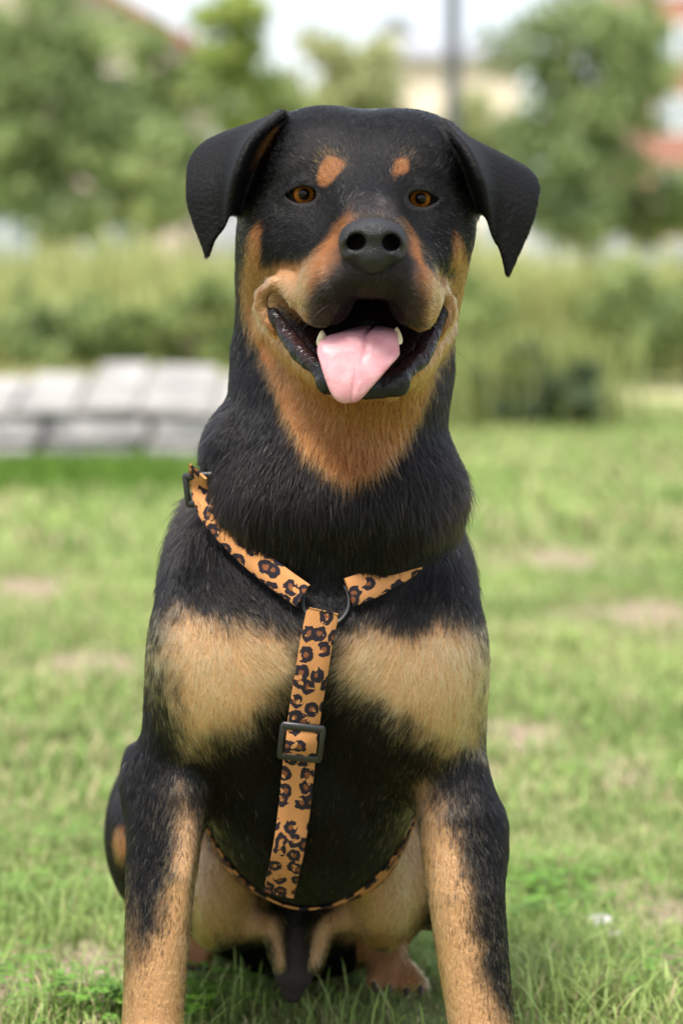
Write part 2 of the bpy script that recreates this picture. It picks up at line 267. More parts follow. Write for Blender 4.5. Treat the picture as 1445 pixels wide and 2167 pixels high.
# ------------------------------------------------------------------ lamp post and buildings
lw = at(958, 600, 26); lx, ly = lw[0], lw[1]; lp = empty('lamp_post', (lx, ly, 0)); tag(lp, 'slim dark grey green metal lamp post in front of the pale trees', 'lamp post'); m_pole = mat('painted_steel', (.03, .038, .037), .6, .3)
par(tubes('pole', [(((lx, ly, -.02), (lx, ly, 1.0), (lx, ly, 1.02), (lx, ly, 6.2)), (.11, .105, .088, .078))], m_pole, 16), lp)
par(tubes('lamp_arm', [(((lx, ly, 6.1), (lx + .1, ly, 6.35), (lx + .5, ly, 6.42)), (.04, .04, .038))], m_pole), lp); par(tubes('lamp_head', [(((lx + .4, ly, 6.43), (lx + .6, ly, 6.44), (lx + .95, ly, 6.42)), (.06, .11, .05))], m_pole, 12), lp)
def boxm(name, x0, x1, y0, y1, z0, z1, m, parent):
    V = [(x, y, z) for z in (z0, z1) for y in (y0, y1) for x in (x0, x1)]
    return par(mesh_obj(name, V, [(0, 2, 3, 1), (4, 5, 7, 6), (0, 1, 5, 4), (1, 3, 7, 5), (3, 2, 6, 7), (2, 0, 4, 6)], m, smooth=False), parent)
def gable(name, x0, x1, y0, y1, z0, z1, m, parent, ov=.3, along='y', th=.18):   # gable roof, ridge along y (gable faces the viewer) or x
    if along == 'y': A = [(x0 - ov, z0 - ov * .4), ((x0 + x1) / 2, z1), (x1 + ov, z0 - ov * .4)]; pr = A + [(x, z + th) for x, z in A[::-1]]; V = [(x, y, z) for y in (y0 - ov, y1 + ov) for x, z in pr]
    else: A = [(y0 - ov, z0 - ov * .4), ((y0 + y1) / 2, z1), (y1 + ov, z0 - ov * .4)]; pr = A + [(y, z + th) for y, z in A[::-1]]; V = [(x, y, z) for x in (x0 - ov, x1 + ov) for y, z in pr]
    F = [tuple(range(6)), tuple(range(6, 12))[::-1]] + [(i, i + 6, (i + 1) % 6 + 6, (i + 1) % 6) for i in range(6)]; par(mesh_obj(name, V, F, m, smooth=False), parent)
    G = ([(x0, y, z0) for y in (y0, y1)] + [(x1, y, z0) for y in (y0, y1)] + [((x0 + x1) / 2, y, z1 - .02) for y in (y0, y1)]) if along == 'y' else ([(x, y0, z0) for x in (x0, x1)] + [(x, y1, z0) for x in (x0, x1)] + [(x, (y0 + y1) / 2, z1 - .02) for x in (x0, x1)])
    return G, [(0, 2, 4), (1, 5, 3), (0, 4, 5, 1), (2, 3, 5, 4)]
m_frame = mat('window_frame', (.78, .78, .76), .5); m_pane = mat('window_glass', (.25, .30, .34), .08, .8)
def windows(parent, y, xs, zs, w, h, frame=m_frame):
    for z in zs:
        for x in xs:
            f = empty('window', (x, y, z)); 
            o = mesh_obj('window', [(x - w / 2, y - .06, z), (x + w / 2, y - .06, z), (x + w / 2, y - .06, z + h), (x - w / 2, y - .06, z + h), (x - w / 2, y + .02, z), (x + w / 2, y + .02, z), (x + w / 2, y + .02, z + h), (x - w / 2, y + .02, z + h)], [(0, 1, 2, 3), (0, 4, 5, 1), (1, 5, 6, 2), (2, 6, 7, 3), (3, 7, 4, 0)], frame, smooth=False); bpy.data.objects.remove(f); par(o, parent)
            for s in (-1, 1):
                q = mesh_obj('pane', [(x + s * w * .25 - w * .2, y - .065, z + h * .08), (x + s * w * .25 + w * .2, y - .065, z + h * .08), (x + s * w * .25 + w * .2, y - .065, z + h * .92), (x + s * w * .25 - w * .2, y - .065, z + h * .92)], [(0, 1, 2, 3)], m_pane, smooth=False); q.parent = o; q.matrix_parent_inverse = o.matrix_parent_inverse.copy() if False else Matrix.Translation((-parent.location[0], -parent.location[1], -parent.location[2])); q.matrix_parent_inverse = Matrix.Identity(4)
def house(name, label, x0, x1, y0, y1, zw, zr, m_wall, m_roof, along='y', wz=(), wx=(), ww=1.1, wh=1.4, cat='building'):
    h = empty(name, ((x0 + x1) / 2, y0, 0)); tag(h, label, cat); boxm('wall', x0, x1, y0, y1, -.1, zw, m_wall, h)
    Gv, Gf = gable('roof', x0, x1, y0, y1, zw, zr, m_roof, h, along=along); par(mesh_obj('gable_wall', Gv, Gf, m_wall, smooth=False), h); windows(h, y0, wx, wz, ww, wh); return h
def brickmat(name, c1, c2, mortar, scale):
    m = mat(name, c1, .9, .15); N, L, b = nodes(m); tc = N.new('ShaderNodeTexCoord'); mp = N.new('ShaderNodeMapping'); mp.inputs['Rotation'].default_value = (R(90), 0, 0); L.new(tc.outputs['Object'], mp.inputs[0]); br = N.new('ShaderNodeTexBrick'); br.inputs['Scale'].default_value = scale
    br.inputs['Color1'].default_value = (*c1, 1); br.inputs['Color2'].default_value = (*c2, 1); br.inputs['Mortar'].default_value = (*mortar, 1); L.new(mp.outputs[0], br.inputs[0]); L.new(br.outputs[0], b.inputs['Base Color']); return m
m_brick = brickmat('red_brick', (.34, .13, .09), (.40, .165, .12), (.42, .33, .28), 2.5)
m_pink = noise_col(mat('pink_render', (.5, .38, .34), .9, .1), (.46, .35, .31), (.56, .44, .40), 2); m_tile = noise_col(mat('red_tile', (.33, .14, .09), .8, .2), (.26, .10, .07), (.40, .18, .12), 5); m_slate = noise_col(mat('grey_slate', (.3, .31, .34), .8, .2), (.26, .27, .30), (.36, .37, .40), 3)
m_cream = noise_col(mat('cream_render', (.72, .62, .48), .9, .1), (.68, .58, .45), (.78, .68, .54), 1.5); m_tan = noise_col(mat('tan_brick', (.45, .30, .2), .9, .1), (.40, .26, .17), (.50, .35, .24), 4)
house('pink_house', 'pinkish rendered house with red tiled roof behind the large dark tree', -15, -3.0, 44, 54, 5.2, 8.8, m_pink, m_tile, 'y', (.9, 3.3), (-13, -10.8, -8.6, -6.4, -4.4))
w = at(838, 35, 112); house('gabled_house', 'distant house with steep grey slate gable above the pale trees', w[0] - 4.2, w[0] + 4.2, 110, 122, w[2] - 4.2, w[2], noise_col(mat('grey_render', (.5, .5, .53), .9, .1), (.45, .45, .48), (.54, .54, .57), 1.5), m_slate, 'y', (1.2, 4.2), (w[0] - 2.4, w[0], w[0] + 2.4))
house('cream_building', 'long cream coloured building with a low grey roof behind the lamp post', 1.3, 4.7, 62, 70, 6.7, 7.4, m_cream, m_slate, 'x', (1.2, 3.2), (2.0, 3.0, 4.0), .7, 1.3)
bb = empty('brick_building', (24, 98, 0)); tag(bb, 'tall red brick apartment building with rows of white windows', 'building'); boxm('wall', 12.2, 40, 98, 112, -.1, 15.5, m_brick, bb); boxm('parapet', 12.1, 40.1, 97.9, 112.1, 15.5, 15.9, m_frame, bb); windows(bb, 98, [13.9 + 2.9 * k for k in range(9)], [.9, 3.9, 6.9, 9.9, 12.6], 1.9, 1.55)
w = at(1322, 415, 75); house('garden_shed', 'small shed with a bright red pitched roof between the trees', w[0] - .95, w[0] + .95, w[1], w[1] + 2.6, 1.95, w[2], mat('grey_boards', (.35, .37, .4), .8), mat('red_roof', (.50, .13, .08), .7), 'y', (1.0,), (w[0],), .7, .7, 'shed')
# ------------------------------------------------------------------ the dog: implicit surface
OPS = []                                                # (function, blend, mode)
def ell(px, py, y, rx, ry, rY, k=.02, rz=0, rx_ax=0, mode='u'):
    s = SCL(y); c = W(px, py, y).astype(np.float32); r = np.array((rx * s, rY, ry * s), dtype=np.float32)
    M = np.array(Matrix.Rotation(R(rx_ax), 3, 'X') @ Matrix.Rotation(R(rz), 3, 'Y'), dtype=np.float32)
    def f(P):
        q = (P - c) @ M; k0 = np.sqrt(((q / r) ** 2).sum(1)); k1 = np.sqrt(((q / (r * r)) ** 2).sum(1)) + 1e-9
        return k0 * (k0 - 1) / k1
    OPS.append((f, k, mode))
def chain(pts, k=.015, mode='u'):                       # tapered capsules through (px, py, y, radius px)
    A = [W(*p[:3]) for p in pts]; rr = [p[3] * SCL(p[2]) for p in pts]
    def f(P):
        d = None
        for i in range(len(A) - 1):
            a = A[i].astype(np.float32); ba = (A[i + 1] - A[i]).astype(np.float32); h = np.clip(((P - a) @ ba) / (ba @ ba), 0, 1)
            e = np.sqrt((((P - a) - h[:, None] * ba) ** 2).sum(1)) - (rr[i] + (rr[i + 1] - rr[i]) * h)
            d = e if d is None else np.minimum(d, e)
        return d
    OPS.append((f, k, mode))
def cloud(C, rad, k=.006):                              # thin sheet given as a cloud of points
    C = C.astype(np.float32); lo = C.min(0) - .03; hi = C.max(0) + .03; rad = np.broadcast_to(np.asarray(rad, dtype=np.float32), (len(C),))
    def f(P):
        d = np.full(len(P), .05, dtype=np.float32); m = np.all((P > lo) & (P < hi), 1); Q = P[m]; out = np.empty(len(Q), dtype=np.float32)
        for s in range(0, len(Q), 6000):
            q = Q[s:s + 6000]; dd = (q * q).sum(1)[:, None] + (C * C).sum(1)[None] - 2 * q @ C.T
            j = dd.argmin(1); out[s:s + 6000] = np.sqrt(np.maximum(dd[np.arange(len(q)), j], 0)) - rad[j]
        d[m] = out; return d
    OPS.append((f, k, 'u'))
def sdf(P, cull=None, ops=None):
    d = np.full(len(P), 1.0, dtype=np.float32)
    for f, k, mode in (OPS if ops is None else ops):
        if cull is not None and f(cull).min() > .05 + k: continue
        e = f(P)
        if mode == 'u':
            h = np.clip(.5 + .5 * (e - d) / k, 0, 1); d = e * (1 - h) + d * h - k * h * (1 - h)
        else:
            h = np.clip(.5 - .5 * (e + d) / k, 0, 1); d = d * (1 - h) - e * h + k * h * (1 - h)
    return d

# --- torso, rump, thighs
ell(655, 1560, .13, 245, 345, .135, .03)
ell(640, 1800, .36, 300, 260, .14, .05)
chain([(690, 1050, .17, 190), (680, 1250, .21, 250), (650, 1650, .33, 270)], .06)
ell(345, 1755, .27, 118, 175, .12, .03); ell(925, 1775, .27, 112, 180, .12, .03)
ell(462, 1850, .20, 85, 150, .09, .03); ell(812, 1850, .20, 85, 150, .09, .03)
chain([(470, 1950, .19, 40), (575, 1960, .16, 26), (590, 2040, .15, 16)], .015)
chain([(790, 1930, .19, 40), (690, 1950, .16, 24), (668, 2040, .15, 16)], .015)
PREP = len(OPS); chain([(628, 1880, .19, 44), (624, 1980, .185, 32), (621, 2060, .18, 42), (619, 2100, .178, 24)], .014)
# hind feet: shank lying along the ground, toes in front
chain([(430, 1850, .36, 75), (420, 1980, .36, 38), (411, 2015, .34, 32)], .02)
chain([(860, 1850, .30, 75), (815, 1990, .29, 42), (825, 2045, .262, 38)], .02)
for dx, dy in ((-24, 18), (-8, 26), (9, 26), (23, 18)): chain([(411 + dx * .6, 2018, .34, 17), (411 + dx, 2028 + dy * .5, .318, 14)], .006)
for dx, dy in ((-40, 28), (-8, 36), (28, 40), (58, 36)): chain([(825 + dx * .5, 2050, .262, 24), (832 + dx, 2050 + dy, .238, 17)], .006)
# --- chest, shoulders
ell(674, 1290, .085, 290, 290, .12, .045)
ell(446, 1335, .09, 96, 280, .095, .045); ell(896, 1335, .09, 94, 285, .095, .045)
ell(500, 1410, .022, 155, 205, .054, .045); ell(850, 1415, .022, 160, 205, .054, .045)
ell(680, 1350, -.005, 90, 130, .04, .04)
# --- front legs
chain([(432, 1380, .06, 84), (374, 1600, .055, 78), (350, 1740, .04, 80), (338, 1900, .02, 70), (326, 2060, .005, 62), (320, 2200, -.005, 62), (319, 2260, -.012, 66)], .03)
chain([(912, 1380, .06, 80), (945, 1600, .05, 78), (972, 1740, .02, 86), (986, 1890, .0, 80), (1002, 2040, -.01, 74), (1022, 2190, -.02, 68), (1030, 2260, -.028, 70)], .03)
ell(300, 1640, .085, 36, 62, .04, .03); ell(1030, 1770, .06, 30, 70, .04, .03)
chain([(395, 1690, .02, 30), (385, 1850, -.010, 20), (372, 2000, -.012, 15), (352, 2140, -.008, 8)], .025)
for (cx, yy) in ((318, -.03), (1034, -.045)):
    s = SCL(yy); ell(cx, 600 + (CAM_H - .03) / s, yy, 82, 62, .06, .02)
    for t in (-58, -21, 21, 58):
        chain([(cx + t * .8, 600 + (CAM_H - .036) / s, yy - .02, 36), (cx + t, 600 + (CAM_H - .026) / s, yy - .055 + abs(t) * .0003, 31)], .006)
# --- neck and its loose skin
chain([(742, 560, .11, 222), (725, 760, .085, 236), (708, 930, .06, 226)], .04)
ell(498, 932, .06, 60, 70, .055, .02, rz=8); ell(898, 1010, .06, 52, 82, .055, .028, rz=-8)
ell(703, 1050, .03, 245, 170, .085, .03)
chain([(505, 970, .03, 36), (540, 1070, .0, 38), (605, 1150, -.012, 32), (695, 1186, -.018, 28), (800, 1162, -.012, 34), (868, 1110, .0, 44), (905, 1050, .035, 40)], .03)
# --- head
ell(702, 398, .055, 168, 160, .085, .03); ell(842, 402, .055, 165, 158, .085, .03)
ell(600, 525, .05, 88, 130, .08, .04); ell(897, 532, .05, 82, 130, .08, .04)
ell(668, 318, .06, 100, 76, .075, .025); ell(872, 326, .06, 100, 76, .075, .025)
ell(664, 362, -.004, 56, 28, .021, .03, rz=-16); ell(868, 366, -.004, 54, 28, .021, .03, rz=16)
chain([(764, 385, .020, 76), (779, 455, -.055, 70), (790, 502, -.118, 60)], .042)
chain([(620, 490, .005, 62), (700, 560, -.06, 62)], .03); chain([(918, 497, .005, 60), (868, 562, -.06, 58)], .03)
ell(788, 560, -.085, 100, 85, .062, .02)
# lower jaw and throat
chain([(604, 690, .02, 46), (664, 752, -.03, 32), (728, 800, -.078, 28)], .016); chain([(918, 695, .02, 46), (874, 755, -.03, 32), (822, 800, -.078, 28)], .016)
ell(765, 800, .02, 135, 115, .07, .035)
ell(772, 812, -.08, 66, 28, .026, .014)
# mouth cavity
CAV0 = len(OPS)
chain([(580, 646, -.046, 17), (612, 672, -.046, 27), (690, 720, -.075, 46), (770, 748, -.115, 52)], .008, 's')
chain([(932, 650, -.046, 16), (910, 676, -.046, 25), (860, 720, -.075, 46), (780, 748, -.115, 52)], .008, 's')
ell(783, 690, -.085, 72, 72, .075, .008, mode='s')
CAV1 = len(OPS)
# flews (upper lips)
ell(692, 602, -.088, 60, 88, .054, .010, rz=14); ell(874, 607, -.088, 54, 88, .054, .010, rz=-11)
chain([(700, 640, -.095, 40), (642, 626, -.062, 34), (602, 604, -.035, 17)], .012); chain([(872, 645, -.095, 40), (902, 630, -.062, 30), (926, 609, -.035, 16)], .012)
ell(790, 582, -.122, 74, 44, .028, .014)
chain([(788, 548, -.155, 5), (788, 615, -.152, 5)], .006, 's')
# mouth corner folds
chain([(610, 600, -.045, 12), (580, 600, -.038, 14), (558, 618, -.03, 14), (551, 645, -.025, 14), (560, 675, -.025, 14), (582, 700, -.03, 12)], .008)
chain([(905, 612, -.045, 12), (928, 615, -.038, 13), (947, 632, -.03, 14), (953, 655, -.025, 14), (946, 682, -.025, 13), (928, 704, -.03, 12)], .008)
LIP0 = len(OPS)
# lower lips
chain([(580, 660, -.03, 9), (608, 708, -.048, 19), (636, 748, -.068, 21), (670, 776, -.086, 19), (702, 803, -.1, 17)], .008)
chain([(934, 662, -.03, 9), (911, 712, -.048, 19), (890, 757, -.068, 21), (862, 785, -.086, 19), (838, 806, -.1, 17)], .008)
chain([(690, 812, -.098, 20), (770, 826, -.106, 18), (842, 818, -.098, 20)], .01)
LIP1 = len(OPS)
# eye sockets and lids
EYES = [(642, 412, -.0185), (887, 421, -.022)]
ER = .0125
for i, (ex, ey, eY) in enumerate(EYES):
    m = -1 if i == 0 else 1
    eo = 0 if i == 0 else -.0035
    t = lambda x, y, Y, r: (ex + m * x, ey + y, Y + eo, r)
    chain([t(-37, 11, -.030, 6), t(-22, -9, -.0335, 9), t(0, -24, -.034, 9), t(22, -15, -.0305, 9), t(38, 5, -.022, 8)], .008)
    chain([t(-37, 11, -.030, 6), t(-18, 22, -.0315, 8), t(2, 25, -.031, 8), t(22, 19, -.0285, 8), t(38, 5, -.022, 8)], .008)
    ell(ex, ey + 1, -.03 + eo, 30, 17.5, .024, .002, rz=5 * m, mode='s')
    chain([t(-36, 11, -.036, 5), t(-14, 4, -.038, 11), t(14, 2, -.036, 11), t(35, 3, -.028, 5)], .002, 's')
# ears: folded sheets
def patch(rows, nu, nv):
    G = np.array([[W(*p) for p in r] for r in rows]); 
    def rs(A, n):
        t = np.linspace(0, len(A) - 1, n); i = np.minimum(t.astype(int), len(A) - 2); f = (t - i)[:, None]
        a, b = A[i], A[i + 1]; p0 = A[np.maximum(i - 1, 0)]; p3 = A[np.minimum(i + 2, len(A) - 1)]
        return .5 * (2 * a + (b - p0) * f + (2 * p0 - 5 * a + 4 * b - p3) * f ** 2 + (3 * a - p0 - 3 * b + p3) * f ** 3)
    H = np.stack([rs(r, nv) for r in G]); return np.stack([rs(H[:, j], nu) for j in range(nv)], 1)
EARS = []
earL = [[(628, 262, .065), (600, 330, .06), (560, 400, .055), (520, 455, .05)],
        [(606, 246, .03), (553, 310, .02), (517, 385, .015), (502, 450, .02)],
        [(600, 238, .005), (534, 294, -.018), (501, 368, -.024), (486, 450, -.006), (476, 490, .005), (446, 536, .01)][:4],
        [(592, 240, .035), (510, 300, .02), (478, 380, .008), (470, 480, .012)],
        [(585, 244, .06), (462, 302, .045), (430, 400, .02), (452, 505, .015)],
        [(580, 250, .085), (430, 306, .06), (399, 335, .042), (397, 420, .028), (440, 540, .02)]]
earL[5] = [(580, 250, .085), (428, 308, .06), (398, 410, .03), (439, 540, .02)]
earR = [[(918, 280, .065), (945, 350, .06), (972, 410, .055), (1000, 455, .05)],
        [(930, 268, .03), (968, 325, .02), (996, 385, .015), (1016, 445, .02)],
        [(938, 262, .005), (984, 316, -.018), (1014, 380, -.024), (1032, 460, -.006)],
        [(952, 270, .035), (1020, 330, .018), (1045, 400, .008), (1046, 500, .012)],
        [(970, 285, .06), (1085, 350, .04), (1095, 435, .02), (1062, 530, .015)],
        [(985, 300, .085), (1122, 366, .055), (1128, 450, .03), (1074, 580, .02)]]
for rows in (earL, earR):
    G = patch(rows, 56, 48); EARS.append(G); C = G.reshape(-1, 3); cloud(C, .0027, .007)

# --- polygonise
def axis(segs):
    out = [segs[0][0]]
    for a, b, h in segs:
        n = max(1, round((b - a) / h)); out += list(np.linspace(a, b, n + 1)[1:])
    return np.array(out, dtype=np.float32)
GX = axis([(-.225, -.13, .0026), (-.13, .165, .0017), (.165, .21, .0026)])
GY = axis([(-.19, .03, .0017), (.03, .12, .0026), (.12, .54, .0045)])
GZ = axis([(-.012, .51, .0032), (.51, .845, .0016)])
from concurrent.futures import ThreadPoolExecutor
def build(GX, GY, GZ, ops, relax=(.5, .5)):
    B = 8; n = [(len(g) - 1) // B + 1 for g in (GX, GY, GZ)]
    pad = [np.concatenate([g, g[-1] + (g[-1] - g[-2]) * np.arange(1, n[i] * B + 2 - len(g))]) for i, g in enumerate((GX, GY, GZ))]
    gx, gy, gz = [p.astype(np.float32) for p in pad]
    lo = [g[0:-1:B][:n[i]] for i, g in enumerate((gx, gy, gz))]; hi = [g[B::B][:n[i]] for i, g in enumerate((gx, gy, gz))]
    c = [(a + b) / 2 for a, b in zip(lo, hi)]; hw = [(b - a) / 2 for a, b in zip(lo, hi)]
    C = np.stack(np.meshgrid(*c, indexing='ij'), -1).reshape(-1, 3); Hd = np.sqrt((np.stack(np.meshgrid(*hw, indexing='ij'), -1).reshape(-1, 3) ** 2).sum(1))
    pool = ThreadPoolExecutor(4)
    D = np.concatenate(list(pool.map(lambda i: sdf(C[i:i + 4000], None, ops), range(0, len(C), 4000))))
    near = np.abs(D) < Hd * 1.7 + .004
    vol = np.repeat(np.repeat(np.repeat(D.reshape(n), B, 0), B, 1), B, 2)
    vol = np.pad(vol, ((0, 1),) * 3, mode='edge').astype(np.float32)
    ids = np.nonzero(near)[0]; ijk = np.stack(np.unravel_index(ids, n), 1)
    key = (ijk // 3) @ np.array((10000, 100, 1)); order = np.argsort(key, kind='stable'); ids, ijk, key = ids[order], ijk[order], key[order]
    cuts = np.concatenate([[0], np.nonzero(np.diff(key))[0] + 1, [len(key)]]); o = np.arange(B + 1)
    def fill(ab):
        a, b = ab
        I = (ijk[a:b, 0, None] * B + o)[:, :, None, None]; J = (ijk[a:b, 1, None] * B + o)[:, None, :, None]; K = (ijk[a:b, 2, None] * B + o)[:, None, None, :]
        I, J, K = np.broadcast_arrays(I, J, K); P = np.stack([gx[I], gy[J], gz[K]], -1).reshape(-1, 3)
        vol[I.ravel(), J.ravel(), K.ravel()] = sdf(P, P[::61], ops)
    list(pool.map(fill, zip(cuts[:-1], cuts[1:])))
    # surface nets
    ins = vol < 0; s = [d - 1 for d in vol.shape]
    cnt = np.zeros(s, dtype=np.int8)
    for dx in (0, 1):
        for dy in (0, 1):
            for dz in (0, 1): cnt += ins[dx:dx + s[0], dy:dy + s[1], dz:dz + s[2]]
    act = (cnt > 0) & (cnt < 8); I, J, K = np.nonzero(act); idx = np.full(s, -1, dtype=np.int32); idx[I, J, K] = np.arange(len(I))
    acc = np.zeros((len(I), 3)); num = np.zeros(len(I)); G3 = (gx, gy, gz)
    for ax in range(3):
        for p in (0, 1):
            for q in (0, 1):
                o0 = [0, 0, 0]; o1 = [0, 0, 0]; oth = [a for a in range(3) if a != ax]
                o0[oth[0]] = o1[oth[0]] = p; o0[oth[1]] = o1[oth[1]] = q; o1[ax] = 1
                va = vol[I + o0[0], J + o0[1], K + o0[2]]; vb = vol[I + o1[0], J + o1[1], K + o1[2]]; m = (va < 0) != (vb < 0)
                t = np.where(m, va / np.where(m, va - vb, 1), 0); b3 = (I, J, K)
                for a in range(3):
                    base = G3[a][b3[a] + o0[a]]; acc[:, a] += np.where(m, base + (t * (G3[a][np.minimum(b3[a] + 1, len(G3[a]) - 1)] - G3[a][b3[a]]) if a == ax else 0), 0)
                num += m
    V = acc / num[:, None]; F = []
    for ax in range(3):
        a0 = [slice(0, d) for d in s]; A = ins[tuple(slice(0, d) if i == ax else slice(1, d) for i, d in enumerate(s))]
        Bn = ins[tuple(slice(1, d + 1) if i == ax else slice(1, d) for i, d in enumerate(s))]
        m = A != Bn; c3 = list(np.nonzero(m)); u, v = [(1, 2), (2, 0), (0, 1)][ax]
        for i in range(3):
            if i != ax: c3[i] = c3[i] + 1
        def cell(du, dv):
            q = [x.copy() for x in c3]; q[u] -= du; q[v] -= dv; return idx[q[0], q[1], q[2]]
        qd = np.stack([cell(1, 1), cell(0, 1), cell(0, 0), cell(1, 0)], 1)
        flip = ~A[m]; qd[flip] = qd[flip][:, ::-1]; F.append(qd)
    F = np.concatenate(F); F = F[(F >= 0).all(1)]
    # light relaxing
    fa = np.concatenate([F[:, a] for a in range(4) for b in (1, 3)]); fb = np.concatenate([F[:, (a + b) % 4] for a in range(4) for b in (1, 3)])
    n_ = np.bincount(fa, minlength=len(V))
    for w in relax:
        S = np.stack([np.bincount(fa, V[fb, c], minlength=len(V)) for c in range(3)], 1)
        V = V + w * (S / np.maximum(n_, 1)[:, None] - V)
    return V, F
def vnormals(V, F):
    fn = np.cross(V[F[:, 2]] - V[F[:, 0]], V[F[:, 3]] - V[F[:, 1]]); f = F.T.ravel(); w = np.tile(fn, (4, 1))
    N = np.stack([np.bincount(f, w[:, c], minlength=len(V)) for c in range(3)], 1); return N / (np.linalg.norm(N, axis=1)[:, None] + 1e-12)
DV, DF = build(GX, GY, GZ, OPS); DN = vnormals(DV, DF)
_h = np.nonzero((DV[:, 2] > .54) & (DV[:, 1] < .0))[0]; _l = np.minimum.reduce([OPS[k][0](DV[_h].astype(np.float32)) for k in range(LIP0, LIP1)]) < .0025   # crinkled lips
DV[_h] += DN[_h] * (_l * (vnoise(DV[_h], 230, 3) * .0006 + vnoise(DV[_h], 100, 4) * .001))[:, None]; DN = vnormals(DV, DF)
# ------------------------------------------------------------------ coat markings and fur
BLACK = np.array((.003, .0027, .003)); RUST = np.array((.30, .114, .034)); FAWN = np.array((.70, .415, .205)); LEGT = np.array((.54, .31, .14)); SMOKE = np.array((.03, .022, .018))
def inpoly(px, py, poly):                               # signed distance in pixels, positive inside
    P = np.array(poly, float); d = np.full(len(px), 1e9); ins = np.zeros(len(px), bool)
    for a, b in zip(P, np.roll(P, -1, 0)):
        e = b - a; w0 = px - a[0]; w1 = py - a[1]; h = np.clip((w0 * e[0] + w1 * e[1]) / (e @ e), 0, 1)
        d = np.minimum(d, np.hypot(w0 - h * e[0], w1 - h * e[1]))
        if e[1] != 0:
            c = (a[1] <= py) != (b[1] <= py); xi = a[0] + (py - a[1]) / e[1] * e[0]; ins ^= c & (px < xi)
    return np.where(ins, d, -d)
def sst(x, a, b):
    t = np.clip((x - a) / (b - a), 0, 1); return t * t * (3 - 2 * t)
T_HEAD = [(738, 447), (706, 478), (680, 515), (655, 543), (612, 558), (570, 572), (549, 560), (554, 470), (534, 480), (514, 545), (503, 600), (512, 655), (535, 720), (572, 800), (600, 880), (640, 950), (700, 1005), (740, 1025), (790, 1005), (845, 950), (885, 880), (915, 810), (945, 745), (972, 680), (993, 610), (996, 560), (980, 515), (960, 488), (957, 520), (963, 590), (945, 590), (920, 570), (903, 556), (886, 510), (852, 460)]
T_MUZ = [(742, 425), (733, 470), (718, 505), (700, 540), (676, 580), (656, 620), (652, 645), (660, 700), (900, 700), (903, 640), (890, 590), (872, 530), (858, 480), (845, 425)]
T_CHL = [(345, 1310), (375, 1280), (450, 1300), (550, 1325), (630, 1335), (636, 1430), (592, 1480), (530, 1530), (450, 1560), (395, 1590), (362, 1500), (333, 1390)]
T_CHR = [(716, 1345), (770, 1312), (850, 1325), (950, 1310), (1012, 1318), (1034, 1380), (1034, 1480), (1010, 1570), (940, 1595), (870, 1545), (800, 1490), (752, 1462), (714, 1435)]
T_LGL = [(378, 1660), (400, 1680), (428, 1750), (440, 1830), (420, 1950), (420, 2260), (235, 2260), (250, 2040), (290, 2030), (330, 1960), (352, 1850), (366, 1740)]
T_LGR = [(900, 1640), (945, 1690), (975, 1760), (995, 1870), (1015, 1960), (1035, 2060), (1075, 2180), (1110, 2260), (900, 2260), (880, 1900), (865, 1740), (875, 1660)]
T_INL = [(405, 1740), (440, 1770), (500, 1850), (560, 1900), (598, 1960), (608, 2040), (596, 2060), (570, 1990), (470, 1985), (400, 1990)]
T_INR = [(868, 1725), (905, 1760), (905, 1900), (870, 1990), (770, 1985), (700, 1985), (668, 2060), (650, 2040), (655, 1970), (720, 1905), (800, 1830)]
